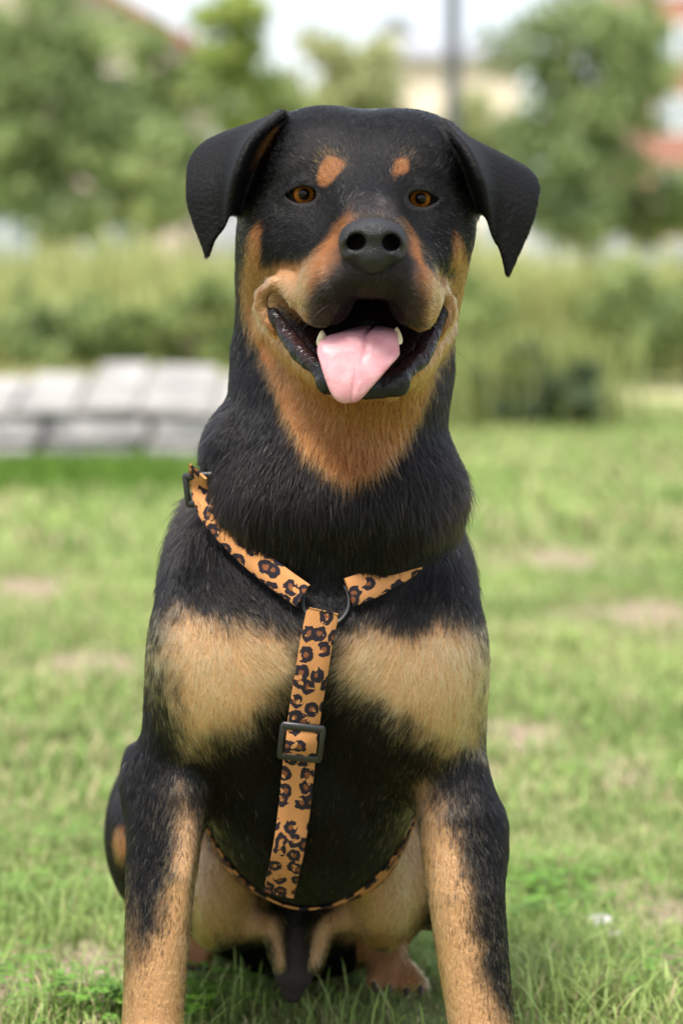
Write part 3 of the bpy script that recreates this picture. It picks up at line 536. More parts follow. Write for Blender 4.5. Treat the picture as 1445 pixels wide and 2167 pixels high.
def coat(P, N, jit=0.):
    px, py = to_px(P); Y = P[:, 1]; n = len(P)
    nz = vnoise(P, 90, 1) * 7 + vnoise(P, 35, 2) * 8 + jit
    col = np.tile(BLACK, (n, 1)); tan = np.zeros(n)
    def put(m, c):
        nonlocal col, tan
        m = np.clip(m, 0, 1); col = col * (1 - m[:, None]) + np.asarray(c) * m[:, None]; tan = tan * (1 - m) + m
    head = Y < .12; fr = Y < .105
    put(sst(inpoly(px, py, T_HEAD) + nz * .7, -7, 9) * head, RUST)
    put(.6 * sst(inpoly(px, py, [(560, 575), (610, 562), (655, 555), (655, 640), (640, 668), (600, 640), (560, 700), (540, 650)]) + nz, -20, 25) * head, FAWN * .85)
    put(.6 * sst(inpoly(px, py, [(905, 565), (940, 590), (962, 640), (950, 700), (925, 640), (898, 680)]) + nz, -16, 18) * head, FAWN * .92)
    mz = inpoly(px, py, T_MUZ) + nz * 1.2; m = sst(mz, -16, 22) * head; put(m, SMOKE * (1 - .5 * sst(mz, 10, 60))[:, None]); tan *= 1 - m * .8
    for (cx, cy, rx, ry, sl) in ((698, 362, 26, 30, .25), (845, 355, 23, 27, .2)):
        dx = (px - cx) + sl * (py - cy); e = 1 - np.hypot(dx / rx, (py - cy) / ry); put(.95 * sst(e * 26 + nz * 1.3 - 2 + jit * .4, -4, 8) * head, RUST * .95)
    # inside of the ears
    for cx, cy, a in ((552, 320, -1), (978, 365, 1)): 
        e = 1 - np.hypot((px - cx + a * -.6 * (py - cy)) / 16, (py - cy) / 45); put(.75 * sst(e * 20 + nz, -2, 14) * (Y > .005) * head, RUST * .8)
    for T, up in ((T_CHL, 1), (T_CHR, 1)):
        put(sst(inpoly(px, py, T) + nz * 2.0 + jit * .6, -18, 44) * fr, FAWN)
    for T in (T_LGL, T_LGR):
        f = inpoly(px, py, T) + nz * 1.5 + jit * 3.2; put(sst(f, -20, 34) * fr * (.6 + .4 * sst(py, 1680, 1850)), LEGT * .5 + FAWN * .5)
    put(.8 * sst(py + nz * 4 + jit * 5, 1960, 2160) * fr * sst(330 - px, -30, 20), LEGT)
    put(.45 * sst(py + nz * 5 + jit * 6, 1850, 2050) * fr * sst(300 - px, -10, 20), LEGT * .8)
    put(.9 * sst(py, 2150, 2210) * fr, LEGT)
    bk = (Y >= .105)
    for T in (T_INL, T_INR): put(.95 * sst(inpoly(px, py, T) + nz, -14, 18) * bk, FAWN * .82)
    put(sst(py + nz, 1955, 1990) * bk * (((px > 370) & (px < 455)) | ((px > 755) & (px < 925))) * (N[:, 2] > -.9), RUST * .5 + LEGT * .5)
    put(.8 * sst(1 - np.hypot((px - 258) / 22, (py - 1780) / 50), 0, .5) * bk, RUST)
    return col, tan
MOUTH_POLY = [(585, 640), (640, 680), (680, 690), (740, 640), (790, 618), (830, 650), (860, 695), (910, 655), (932, 645), (908, 722), (882, 772), (842, 805), (700, 805), (648, 768), (606, 712)]
def fop(i, P): return OPS[i][0](P.astype(np.float32))
def bare(P):                                            # mouth lining, wet lips, eye rims, nose: no hair there
    px, py = to_px(P); z = np.zeros(len(P)); hd = (py < 870) & (py > 350) & (P[:, 1] < .06); i = np.nonzero(hd)[0]; Q = P[i]
    cav = np.minimum.reduce([fop(k, Q) for k in range(CAV0, CAV1)]); lip = np.minimum.reduce([fop(k, Q) for k in range(LIP0, LIP1)])
    mouth = z.copy(); mouth[i] = (cav < .0038); qx, qy = px[i], py[i]; fl = np.minimum.reduce([fop(k, Q) for k in range(CAV1, LIP0)])
    mouth[i] = np.maximum(mouth[i], (inpoly(qx, qy, MOUTH_POLY) > 0) & (Q[:, 1] > -.09) & (fl > .0028)); lips = z.copy(); lips[i] = (lip < .0026); lips[i] = np.maximum(lips[i], fop(LIP1 - 1, Q) < .005)
    eye = z.copy()
    for ex, ey, _ in EYES: eye = np.maximum(eye, np.hypot((px - ex) / 34, (py - ey) / 25) < 1)
    return mouth * (px > 575) * (px < 940), lips, eye * (P[:, 1] < .02)

px_, py_ = to_px(DV)
ccol, ctan = coat(DV, DN); mouth, lips, eyer = bare(DV)
skin = ccol * .55
skin[eyer > 0] = (.012, .010, .010); skin[lips > 0] = (.012, .011, .012); 
mm = mouth > 0; skin[mm] = np.where((py_[mm] > 700)[:, None], (.02, .009, .009), (.010, .006, .006))
wet = np.maximum(np.maximum(lips, mouth), 0)
prep = (fop(PREP, DV) < .003) & (py_ > 1960); skin[prep] = (.03, .022, .024)
fur_skin = mat('dog_skin', (.02, .02, .02), .6, .18)
Nn, L, b = nodes(fur_skin)
a1 = Nn.new('ShaderNodeAttribute'); a1.attribute_name = 'coat'; L.new(a1.outputs['Color'], b.inputs['Base Color'])
a2 = Nn.new('ShaderNodeAttribute'); a2.attribute_name = 'wet'; mr = Nn.new('ShaderNodeMapRange'); L.new(a2.outputs['Fac'], mr.inputs[0]); mr.inputs[3].default_value = .65; mr.inputs[4].default_value = .16; L.new(mr.outputs[0], b.inputs['Roughness'])
tc = Nn.new('ShaderNodeTexCoord'); nz = Nn.new('ShaderNodeTexNoise'); nz.inputs['Scale'].default_value = 260; nz.inputs['Detail'].default_value = 3; L.new(tc.outputs['Object'], nz.inputs[0])
bp = Nn.new('ShaderNodeBump'); bp.inputs['Strength'].default_value = .8; bp.inputs['Distance'].default_value = .002; L.new(nz.outputs['Fac'], bp.inputs['Height']); L.new(bp.outputs[0], b.inputs['Normal'])

dog = empty('dog', (0, .1, 0))
tag(dog, 'large black and tan dog sitting on the grass, mouth open, tongue out', 'dog')
body = mesh_obj('body', DV, DF, fur_skin); par(body, dog)
at = body.data.attributes.new('coat', 'FLOAT_COLOR', 'POINT'); at.data.foreach_set('color', np.c_[skin, np.ones(len(skin))].astype(np.float32).ravel())
at = body.data.attributes.new('wet', 'FLOAT', 'POINT'); at.data.foreach_set('value', wet.astype(np.float32))

# --- direction in which the hair lies: (px, py, dx, dy, depth), blended
FLOW = [(788, 470, 0, -1, .6), (770, 400, 0, -1, .6), (770, 300, 0, -1, 1), (690, 300, -.5, -1, 1), (850, 300, .5, -1, 1), (640, 340, -.8, -.7, .5), (890, 350, .8, -.7, .5),
        (590, 420, -1, -.1, .6), (940, 430, 1, -.1, .6), (620, 500, -1, .35, .5), (910, 500, 1, .35, .5), (555, 560, -.5, .9, .4), (965, 560, .5, .9, .4), (660, 560, -1, .35, .4), (895, 560, 1, .35, .4),
        (705, 500, -.9, -.2, .6), (860, 500, .9, -.2, .6), (715, 600, -.7, .6, .2), (865, 600, .7, .6, .2), (788, 600, 0, 1, 0), (600, 620, -1, .3, .2), (920, 620, 1, .3, .2),
        (525, 660, -.1, 1, .2), (985, 660, .1, 1, .2), (560, 740, -.1, 1, 0), (950, 740, .1, 1, 0), (640, 830, -.15, 1, 0), (880, 830, .15, 1, 0), (740, 900, 0, 1, 0), (650, 930, -.25, 1, 0), (840, 930, .25, 1, 0), (740, 1000, 0, 1, 0),
        (500, 800, -.1, 1, 0), (960, 800, .1, 1, 0), (440, 940, -.35, 1, 0), (980, 980, .35, 1, 0), (500, 1050, -.1, 1, 0), (900, 1080, .1, 1, 0), (700, 1150, 0, 1, 0), (600, 1150, -.15, 1, 0), (800, 1150, .15, 1, 0),
        (380, 1150, .1, 1, 0), (420, 1230, .5, 1, 0), (560, 1260, .7, .8, 0), (980, 1200, -.1, 1, 0), (930, 1250, -.4, 1, 0), (800, 1270, -.5, .9, 0),
        (370, 1380, -.35, 1, 0), (460, 1380, .1, 1, 0), (550, 1370, .7, .7, 0), (620, 1420, .7, .8, 0), (450, 1500, .1, 1, 0), (560, 1500, .5, .9, 0), (400, 1580, .1, 1, 0),
        (1000, 1380, .35, 1, 0), (880, 1370, -.1, 1, 0), (780, 1380, -.6, .8, 0), (720, 1420, -.7, .7, 0), (900, 1500, -.15, 1, 0), (800, 1500, -.5, .9, 0), (950, 1590, -.1, 1, 0),
        (320, 1300, -.15, 1, 0), (310, 1550, 0, 1, 0), (650, 1700, 0, 1, 0), (350, 1800, -.12, 1, 0), (330, 2000, -.1, 1, 0), (320, 2200, 0, 1, 0), (970, 1750, .1, 1, 0), (990, 1950, .15, 1, 0), (1020, 2150, .15, 1, 0), (500, 1850, .3, 1, 0), (780, 1850, -.3, 1, 0)]
FA = np.array(FLOW)
EARC = [G.reshape(-1, 3) for G in EARS]
def near_cloud(P, C):
    out = np.full(len(P), 1., np.float32); lo, hi = C.min(0) - .01, C.max(0) + .01; m = np.nonzero(np.all((P > lo) & (P < hi), 1))[0]
    for s in range(0, len(m), 5000):
        q = P[m[s:s + 5000]]; dd = (q * q).sum(1)[:, None] + (C * C).sum(1)[None] - 2 * q @ C.T; out[m[s:s + 5000]] = np.sqrt(np.maximum(dd.min(1), 0))
    return out
def flow(P):
    px, py = to_px(P); D = np.zeros((len(P), 3)); 
    for s in range(0, len(P), 20000):
        e = slice(s, s + 20000); w = 1 / (((px[e, None] - FA[:, 0]) ** 2 + (py[e, None] - FA[:, 1]) ** 2) / 55. ** 2 + .15) ** 2
        v = w @ FA[:, 2:5]; D[e] = np.c_[v[:, 0], v[:, 2], -v[:, 1]]
    return D / (np.linalg.norm(D, axis=1)[:, None] + 1e-9)
# ------------------------------------------------------------------ nose, eyes, tongue, teeth
_keep = OPS; OPS = []
ell(789, 497, -.142, 62, 37, .028, .01); ell(789, 542, -.146, 40, 39, .021, .010)
ell(741, 520, -.142, 23, 32, .022, .01); ell(837, 522, -.142, 22, 32, .022, .01)
ell(754, 512, -.155, 20, 17, .04, .004, rz=-20, mode='s'); ell(827, 513, -.155, 19, 17, .04, .004, rz=20, mode='s')
chain([(747, 519, -.168, 14), (732, 528, -.164, 12), (710, 536, -.152, 10)], .005, 's'); chain([(834, 520, -.168, 14), (848, 529, -.164, 12), (868, 537, -.152, 10)], .005, 's')
chain([(789, 510, -.1725, 4.5), (789, 535, -.1715, 5), (789, 560, -.168, 5), (789, 582, -.160, 5)], .004, 's')
c0 = W(789, 515, -.145)
NV, NF = build(axis([(c0[0] - .034, c0[0] + .034, .0009)]), axis([(-.185, -.105, .0009)]), axis([(c0[2] - .026, c0[2] + .024, .0009)]), OPS)
OPS = _keep
m_nose = mat('nose_leather', (.009, .0085, .010), .46, .36)
Nn, L, b = nodes(m_nose); tc = Nn.new('ShaderNodeTexCoord'); vo = Nn.new('ShaderNodeTexVoronoi'); vo.inputs['Scale'].default_value = 900; L.new(tc.outputs['Object'], vo.inputs[0])
bp = Nn.new('ShaderNodeBump'); bp.inputs['Strength'].default_value = .8; bp.inputs['Distance'].default_value = .0008; L.new(vo.outputs['Distance'], bp.inputs['Height']); L.new(bp.outputs[0], b.inputs['Normal'])
nose = mesh_obj('nose', NV, NF, m_nose); par(nose, dog)

m_eye = mat('eye', (.2, .07, .01), .5, .0, Coat_Weight=1.0, Coat_Roughness=.02, Coat_IOR=1.3)
Nn, L, b = nodes(m_eye); tc = Nn.new('ShaderNodeTexCoord'); sx = Nn.new('ShaderNodeSeparateXYZ'); L.new(tc.outputs['Object'], sx.inputs[0])
cb = Nn.new('ShaderNodeCombineXYZ'); L.new(sx.outputs[0], cb.inputs[0]); L.new(sx.outputs[2], cb.inputs[1]); ln = Nn.new('ShaderNodeVectorMath'); ln.operation = 'LENGTH'; L.new(cb.outputs[0], ln.inputs[0])
nz = Nn.new('ShaderNodeTexNoise'); nz.inputs['Scale'].default_value = 700; L.new(tc.outputs['Object'], nz.inputs[0])
ad = Nn.new('ShaderNodeMath'); ad.operation = 'MULTIPLY_ADD'; ad.inputs[1].default_value = .0012; L.new(nz.outputs['Fac'], ad.inputs[0]); L.new(ln.outputs['Value'], ad.inputs[2])
mr = Nn.new('ShaderNodeMapRange'); mr.inputs[2].default_value = .0125; L.new(ad.outputs[0], mr.inputs[0]); cr = Nn.new('ShaderNodeValToRGB'); L.new(mr.outputs[0], cr.inputs[0])
E = cr.color_ramp.elements; E[0].position = .38; E[0].color = (.003, .002, .002, 1); E[1].position = .50; E[1].color = (.22, .07, .009, 1)
for p, c in ((.60, (.33, .12, .017)), (.69, (.20, .06, .008)), (.75, (.012, .008, .006)), (.86, (.04, .03, .025))): e = E.new(p); e.color = (*c, 1)
L.new(cr.outputs[0], b.inputs['Base Color'])
def lathe(prof, seg=16):                                # profile (r, z)
    V = [(r * math.cos(2 * math.pi * i / seg), r * math.sin(2 * math.pi * i / seg), z) for r, z in prof for i in range(seg)]
    F = [(j * seg + i, j * seg + (i + 1) % seg, (j + 1) * seg + (i + 1) % seg, (j + 1) * seg + i) for j in range(len(prof) - 1) for i in range(seg)]
    return np.array(V), F
for i, (ex, ey, eY) in enumerate(EYES):
    V, F = lathe([(max(1e-5, ER * math.sin(t)), -ER * math.cos(t)) for t in np.linspace(0, math.pi, 25)], 32)
    V = np.c_[V[:, 0], V[:, 2], V[:, 1]]; V[:, 1] -= .0016 * np.clip(1 - (np.hypot(V[:, 0], V[:, 2]) / .0085) ** 2, 0, 1) * (V[:, 1] < 0)
    o = mesh_obj('eye', V, [f[::-1] for f in F], m_eye); o.location = W(ex, ey - 2, eY); o.rotation_euler = (R(4), 0, R(3)); par(o, dog)

# tongue
TR = [((742, 704, -.03), (826, 702, -.03)), ((714, 712, -.08), (838, 704, -.08)), ((682, 722, -.112), (842, 716, -.110)), ((671, 742, -.121), (844, 752, -.120)), ((679, 775, -.127), (826, 775, -.126)), ((689, 806, -.130), (806, 798, -.129)), ((700, 832, -.131), (784, 822, -.130)), ((712, 846, -.130), (768, 840, -.130)), ((728, 853, -.129), (752, 851, -.129))]
nu, nv = 44, 25
def crs(A, n):
    A = np.asarray(A, float); t = np.linspace(0, len(A) - 1, n); i = np.minimum(t.astype(int), len(A) - 2); f = (t - i)[:, None]
    a, b_ = A[i], A[i + 1]; p0 = A[np.maximum(i - 1, 0)]; p3 = A[np.minimum(i + 2, len(A) - 1)]
    return .5 * (2 * a + (b_ - p0) * f + (2 * p0 - 5 * a + 4 * b_ - p3) * f ** 2 + (3 * a - p0 - 3 * b_ + p3) * f ** 3)
LE = crs([W(*a) for a, _ in TR], nu); RE = crs([W(*b_) for _, b_ in TR], nu)
vv = np.sin(np.linspace(-math.pi / 2, math.pi / 2, nv)); G = LE[:, None] * (1 - vv[None, :, None]) / 2 + RE[:, None] * (1 + vv[None, :, None]) / 2
gu = np.gradient(G, axis=0); gv = np.gradient(G, axis=1); nn = np.cross(gu, gv); nn /= np.linalg.norm(nn, axis=2)[..., None] + 1e-12
if nn[nu // 2, nv // 2, 1] > 0: nn = -nn
th = .0105 * np.sqrt(np.clip(1 - vv ** 2, 0, 1))[None] * np.sqrt(np.clip(1 - (np.linspace(0, 1, nu)[:, None]) ** 6, 0, 1))
gw = -.0042 * np.exp(-((vv - .10) / .06) ** 2)[None] * np.linspace(1.1, .25, nu)[:, None]
Fr = G + nn * (th * .5 + gw + .0012 * np.abs(vv)[None] ** 2)[..., None]; Bk = G - nn * (th * .5)[..., None]
V = np.concatenate([Fr.reshape(-1, 3), Bk.reshape(-1, 3)]); F = []
for i in range(nu - 1):
    for j in range(nv - 1):
        q = (i * nv + j, i * nv + j + 1, (i + 1) * nv + j + 1, (i + 1) * nv + j); F.append(q); F.append(tuple(x + nu * nv for x in q[::-1]))
m_tg = mat('tongue', (.62, .27, .29), .3, .5, Coat_Weight=.15, Coat_Roughness=.25, Subsurface_Weight=.25, Subsurface_Scale=.004)
noise_col(m_tg, (.47, .19, .215), (.57, .30, .32), 70, 5, .6, .35, bscale=1400); nodes(m_tg)[2].inputs['Subsurface Radius'].default_value = (1, .3, .25)
tongue = mesh_obj('tongue', V, F, m_tg); par(tongue, dog)
m_tooth = noise_col(mat('tooth', (.7, .62, .45), .25), (.55, .42, .25), (.78, .72, .58), 120)
for (px, py, y, h, r, lean) in ((681, 720, -.088, .0125, .0046, .1), (840, 716, -.09, .0135, .0046, -.1), (838, 742, -.104, .008, .0028, 0), (828, 746, -.108, .007, .0025, 0)):
    V, F = lathe([(r * .9, 0), (r, h * .2), (r * .8, h * .5), (r * .45, h * .82), (r * .15, h * .97), (1e-5, h)], 12); V[:, 0] += lean * V[:, 2] ** 2 * 20
    o = mesh_obj('tooth', V, F, m_tooth); o.location = W(px, py + 10, y); o.rotation_euler = (R(18), 0, 0); par(o, dog)

m_claw = mat('claw', (.03, .025, .022), .35)
for (tx, ty, tY) in [(411 + dx, 2034 + dy * .5, .312) for dx, dy in ((-24, 18), (-8, 26), (9, 26), (23, 18))] + [(832 + dx, 2054 + dy, .230) for dx, dy in ((-40, 28), (-8, 36), (28, 40), (58, 36))]:
    V, F = lathe([(.0028, 0), (.0024, .004), (.0014, .009), (1e-5, .013)], 8); o = mesh_obj('claw', V, F, m_claw); o.location = W(tx, ty, tY); o.rotation_euler = (R(115), 0, 0); par(o, dog)
# ------------------------------------------------------------------ harness
bvh = BVHTree.FromPolygons([tuple(v) for v in DV], [tuple(int(i) for i in f) for f in DF])
harness = empty('harness', tuple(W(690, 1262, -.05)))
tag(harness, 'leopard print webbing harness with black buckles worn by the dog', 'harness')
m_strap = mat('leopard_webbing', (.5, .25, .08), .75, .2); Nn, L, b = nodes(m_strap)
uv = Nn.new('ShaderNodeUVMap'); mp = Nn.new('ShaderNodeMapping'); mp.inputs['Scale'].default_value = (62, 76, 1); L.new(uv.outputs[0], mp.inputs[0])
nz = Nn.new('ShaderNodeTexNoise'); nz.inputs['Scale'].default_value = 2.2; nz.inputs['Detail'].default_value = 2; L.new(mp.outputs[0], nz.inputs[0])
vm = Nn.new('ShaderNodeVectorMath'); vm.operation = 'MULTIPLY_ADD'; vm.inputs[1].default_value = (.42, .42, 0); L.new(nz.outputs['Color'], vm.inputs[0]); L.new(mp.outputs[0], vm.inputs[2])
vo = Nn.new('ShaderNodeTexVoronoi'); vo.voronoi_dimensions = '2D'; vo.inputs['Scale'].default_value = 1; vo.inputs['Randomness'].default_value = .8; L.new(vm.outputs[0], vo.inputs[0])
r1 = Nn.new('ShaderNodeValToRGB'); L.new(vo.outputs['Distance'], r1.inputs[0]); r1.color_ramp.interpolation = 'EASE'
E = r1.color_ramp.elements; E[0].position = .0; E[0].color = (.17, .06, .022, 1); E[1].position = .13; E[1].color = (.17, .06, .022, 1)
for p, c in ((.18, (.014, .010, .016)), (.41, (.014, .010, .016)), (.46, (.46, .21, .075))): e = E.new(p); e.color = (*c, 1)
n3 = Nn.new('ShaderNodeTexNoise'); n3.inputs['Scale'].default_value = 1.7; L.new(mp.outputs[0], n3.inputs[0]); gr = Nn.new('ShaderNodeMath'); gr.operation = 'GREATER_THAN'; gr.inputs[1].default_value = .60; L.new(n3.outputs['Fac'], gr.inputs[0])
mx = Nn.new('ShaderNodeMix'); mx.data_type = 'RGBA'; L.new(gr.outputs[0], mx.inputs['Factor']); L.new(r1.outputs[0], mx.inputs['A']); mx.inputs['B'].default_value = (.46, .21, .075, 1); L.new(mx.outputs['Result'], b.inputs['Base Color'])
wv = Nn.new('ShaderNodeTexWave'); wv.inputs['Scale'].default_value = 330; wv.bands_direction = 'X'; L.new(uv.outputs[0], wv.inputs[0]); bp = Nn.new('ShaderNodeBump'); bp.inputs['Strength'].default_value = .6; bp.inputs['Distance'].default_value = .0006; L.new(wv.outputs['Fac'], bp.inputs['Height']); L.new(bp.outputs[0], b.inputs['Normal'])
m_plastic = mat('black_plastic', (.012, .012, .013), .38, .5)
STRAPS = []
def snap(px, py, y, from_cam=True, under=None):
    w = Vector(W(px, py, y))
    if under:                                           # depth of the surface a little further down, below the fold of skin
        q, n_ = snap(px + under[0], py + under[1], y); return W(px, py, q[1]), n_
    if from_cam:
        o = Vector((0, CAM_Y, CAM_H)); h = bvh.ray_cast(o, (w - o).normalized(), 5)
        if h[0] is not None: return np.array(h[0]), np.array(h[1])
    h = bvh.find_nearest(w); return np.array(h[0]), np.array(h[1])
def strap(name, pts, width, off=.0045, from_cam=True, taut=False, n=60, thick=.002, up=None, parent=harness, u0=0., nrm_blend=None, under=None):
    S = [snap(*p[:2], p[2] if len(p) > 2 else 0, from_cam, under) for p in pts]; C = np.array([a for a, _ in S]); N = np.array([b_ for _, b_ in S])
    if under:                                           # keep the end of the strap from falling back behind the neck
        for k in range(len(C) - 2, -1, -1):
            if C[k, 1] > C[k + 1, 1] + .014: C[k] = W(pts[k][0], pts[k][1], C[k + 1, 1] + .014); N[k] = N[k + 1]
    if taut:
        C[0, 1] -= .012; C[1, 1] -= .004                                 # a pulled strap spans hollows: lower hull of depth against height
        C[:, 1] -= .003; idx = [0]
        for k in range(1, len(C)):
            while len(idx) >= 2:
                a, b_ = C[idx[-2]], C[idx[-1]]; t = (b_[2] - a[2]) / (C[k][2] - a[2] - 1e-9)
                if a[1] + t * (C[k][1] - a[1]) <= b_[1]: idx.pop()
                else: break
            idx.append(k)
        C[:, 1] = np.interp(-C[:, 2], -C[idx, 2], C[idx, 1])
    C = crs(C, n); N = crs(N, n)
    for _ in range(12): N[1:-1] = (N[:-2] + N[1:-1] * 2 + N[2:]) / 4
    if not taut:
        for _ in range(6): C[1:-1] = (C[:-2] + C[1:-1] * 2 + C[2:]) / 4
    T = np.gradient(C, axis=0); T /= np.linalg.norm(T, axis=1)[:, None]
    if nrm_blend is not None: N = N * (1 - nrm_blend[0]) + np.array(nrm_blend[1]) * nrm_blend[0]
    N = N - (N * T).sum(1)[:, None] * T; N /= np.linalg.norm(N, axis=1)[:, None]; Bv = np.cross(T, N); Cc = C + N * off
    us = u0 + np.concatenate([[0], np.cumsum(np.linalg.norm(np.diff(Cc, axis=0), axis=1))]); V = []; UVc = []
    ws = [-.5, -.47, -.16, .16, .47, .5]
    for w in ws: V.append(Cc + Bv * w * width + N * (thick if abs(w) < .49 else thick * .45)); UVc.append(np.c_[us, np.full(n, w * width)])
    for w in ws[::-1]: V.append(Cc + Bv * w * width); UVc.append(np.c_[us, np.full(n, w * width)])
    m_ = len(V); V = np.concatenate(V); U = np.concatenate(UVc); F = [(j * n + i, j * n + i + 1, ((j + 1) % m_) * n + i + 1, ((j + 1) % m_) * n + i) for j in range(m_) for i in range(n - 1)]
    F += [tuple(j * n for j in range(m_))[::-1], tuple(j * n + n - 1 for j in range(m_))]
    o = mesh_obj(name, V, F, m_strap); me = o.data; lay = me.uv_layers.new(name='UVMap'); li = np.empty(len(me.loops), np.int32); me.loops.foreach_get('vertex_index', li)
    lay.data.foreach_set('uv', (U[li] + np.array((0, .4))).astype(np.float32).ravel()); par(o, parent); STRAPS.append((C, width, name)); return Cc, T, N, Bv
def slider(px_i, fr, w, h, bar=.0042, lift=.004):        # black slide buckle: frame of four rounded bars and a middle bar
    Cc, T, N, Bv = px_i; k = int(fr * (len(Cc) - 1)); c = Cc[k] + N[k] * lift; t, n_, bb = T[k], N[k], Bv[k]
    V = []; F = []; seg = 10
    def rod(a, b_, r, rn):
        d = (b_ - a); d = d / np.linalg.norm(d); s_ = np.cross(d, n_); s_ /= np.linalg.norm(s_); base = len(V)
        for e in (a - d * r * .5, a, b_, b_ + d * r * .5):
            q = .75 if e is not a and e is not b_ else 1
            for i in range(seg): an = 2 * math.pi * i / seg; V.append(e + s_ * math.cos(an) * r * q + n_ * math.sin(an) * rn * q)
        for j in range(3):
            for i in range(seg): F.append((base + j * seg + i, base + j * seg + (i + 1) % seg, base + (j + 1) * seg + (i + 1) % seg, base + (j + 1) * seg + i))
        F.append(tuple(base + i for i in range(seg))[::-1]); F.append(tuple(base + 3 * seg + i for i in range(seg)))
    co = [c + t * h / 2 * a + bb * w / 2 * b_ for a, b_ in ((-1, -1), (-1, 1), (1, 1), (1, -1))]
    for i in range(4): rod(co[i], co[(i + 1) % 4], bar * (.5 if i % 2 else .62), .0024)
    o = mesh_obj('slide_buckle', V, F, m_plastic); par(o, harness); return o
sA = strap('neck_strap', [(436, 985), (436, 1030), (449, 1078), (484, 1124), (532, 1172), (588, 1220), (650, 1264)], .021, .008, nrm_blend=(.72, (-.25, -1, .15)), under=(-22, 34))
sB = strap('neck_strap', [(734, 1256), (768, 1244), (800, 1228), (845, 1202), (890, 1168), (925, 1136)], .024, np.interp(np.linspace(0, 1, 60), [0, .3, .55, 1], [.004, .002, -.002, -.006])[:, None], u0=.31, under=(16, 44))
sC = strap('chest_strap', [(685, 1284), (671, 1350), (660, 1420), (648, 1490), (638, 1560), (630, 1640), (622, 1720), (610, 1800), (592, 1880)], .0262, .004, taut=True, u0=.6, nrm_blend=(.8, (0, -1, 0)))
sD = strap('girth_strap', [(415, 1640, .12), (432, 1720, .11), (465, 1800, .105), (520, 1862, .1), (590, 1893, .1), (650, 1902, .1), (715, 1890, .1), (780, 1850, .1), (830, 1790, .105), (862, 1720, .11), (880, 1640, .12)], .024, .003, from_cam=False, u0=1.1)
slider(sC, .50, .0315, .028, .0062); slider(sA, .17, .0275, .023, .0055, .002)
# the loop of webbing folded back through the buckle
k = int(.50 * 59); Cc, T, N, Bv = sC
V = []; n_ = 14
for i in range(n_):
    t = i / (n_ - 1); c = Cc[k] + T[k] * (t - .5) * .029 + N[k] * (.0042 + .0045 * math.sin(math.pi * t)); V += [c - Bv[k] * .0128, c + Bv[k] * .0128]
V += [v - N[k] * .0016 for v in V]; F = [(2 * i, 2 * i + 1, 2 * i + 3, 2 * i + 2) for i in range(n_ - 1)] + [(2 * n_ + 2 * i, 2 * n_ + 2 * i + 2, 2 * n_ + 2 * i + 3, 2 * n_ + 2 * i + 1) for i in range(n_ - 1)] + [(2 * i, 2 * i + 2, 2 * n_ + 2 * i + 2, 2 * n_ + 2 * i) for i in range(n_ - 1)] + [(2 * i + 1, 2 * n_ + 2 * i + 1, 2 * n_ + 2 * i + 3, 2 * i + 3) for i in range(n_ - 1)]
o = mesh_obj('strap_loop', V, F, m_strap); lay = o.data.uv_layers.new(name='UVMap'); li = np.empty(len(o.data.loops), np.int32); o.data.loops.foreach_get('vertex_index', li)
Uc = np.array([(1.73 + (i % (2 * n_)) // 2 * .0024, .4 + (-.0128 if i % 2 == 0 else .0128)) for i in range(len(V))]); lay.data.foreach_set('uv', Uc[li].astype(np.float32).ravel()); par(o, harness)
# ring
rc = (sA[0][-1] + sB[0][0]) / 2; rc = np.array((rc[0], min(sA[0][-1][1], sB[0][0][1]) + .009, rc[2] - .006)); V = []; F = []; a_, b_ = 40, 10
for i in range(a_):
    t = 2 * math.pi * i / a_
    for j in range(b_):
        p = 2 * math.pi * j / b_; rr = .0185 + .0017 * math.cos(p); V.append((rc[0] + rr * math.cos(t), rc[1] + .0019 * math.sin(p) + .45 * rr * math.sin(t), rc[2] + rr * math.sin(t)))
        F.append((i * b_ + j, ((i + 1) % a_) * b_ + j, ((i + 1) % a_) * b_ + (j + 1) % b_, i * b_ + (j + 1) % b_))
par(mesh_obj('ring', V, F, mat('black_metal', (.012, .012, .013), .42, .4)), harness)

# ------------------------------------------------------------------ fur strands
def tri_sample(V, F, dens, seed):                       # dens: hairs per square metre per face
    g = np.random.default_rng(seed); T = np.concatenate([F[:, [0, 1, 2]], F[:, [0, 2, 3]]]); dd = np.concatenate([dens, dens])
    ar = .5 * np.linalg.norm(np.cross(V[T[:, 1]] - V[T[:, 0]], V[T[:, 2]] - V[T[:, 0]]), axis=1); lam = ar * dd
    cnt = g.poisson(lam); t = np.repeat(np.arange(len(T)), cnt); u, v = g.random((2, len(t))); fl = u + v > 1; u[fl], v[fl] = 1 - u[fl], 1 - v[fl]
    a, b_, c = T[t].T; w = np.stack([1 - u - v, u, v], 1); return (V[a] * w[:, :1] + V[b_] * w[:, 1:2] + V[c] * w[:, 2:]), (DN[a] * w[:, :1] + DN[b_] * w[:, 1:2] + DN[c] * w[:, 2:])
FC = DV[DF].mean(1); fpx, fpy = to_px(FC); FNc = DN[DF].mean(1)
viewd = FC - np.array((0, CAM_Y, CAM_H)); viewd /= np.linalg.norm(viewd, axis=1)[:, None]; facing = -(FNc * viewd).sum(1)
dens = np.where(fpy < 640, 1.1e6, np.where(fpy < 1280, .9e6, .9e6)); dens = np.where(FC[:, 1] > .13, dens * .5, dens)
dens = dens * np.where(facing > -.15, 1, np.where(facing > -.5, .25, .06)) * FUR
HP, HN = tri_sample(DV, DF, dens, 3); HN /= np.linalg.norm(HN, axis=1)[:, None] + 1e-9
mo, li_, ey_ = bare(HP); ok = (mo == 0) & (li_ == 0)
for C, wd, nm in STRAPS:
    m = np.nonzero(near_cloud(HP, C) < wd * .5 + .0005)[0]; ok[m] = False
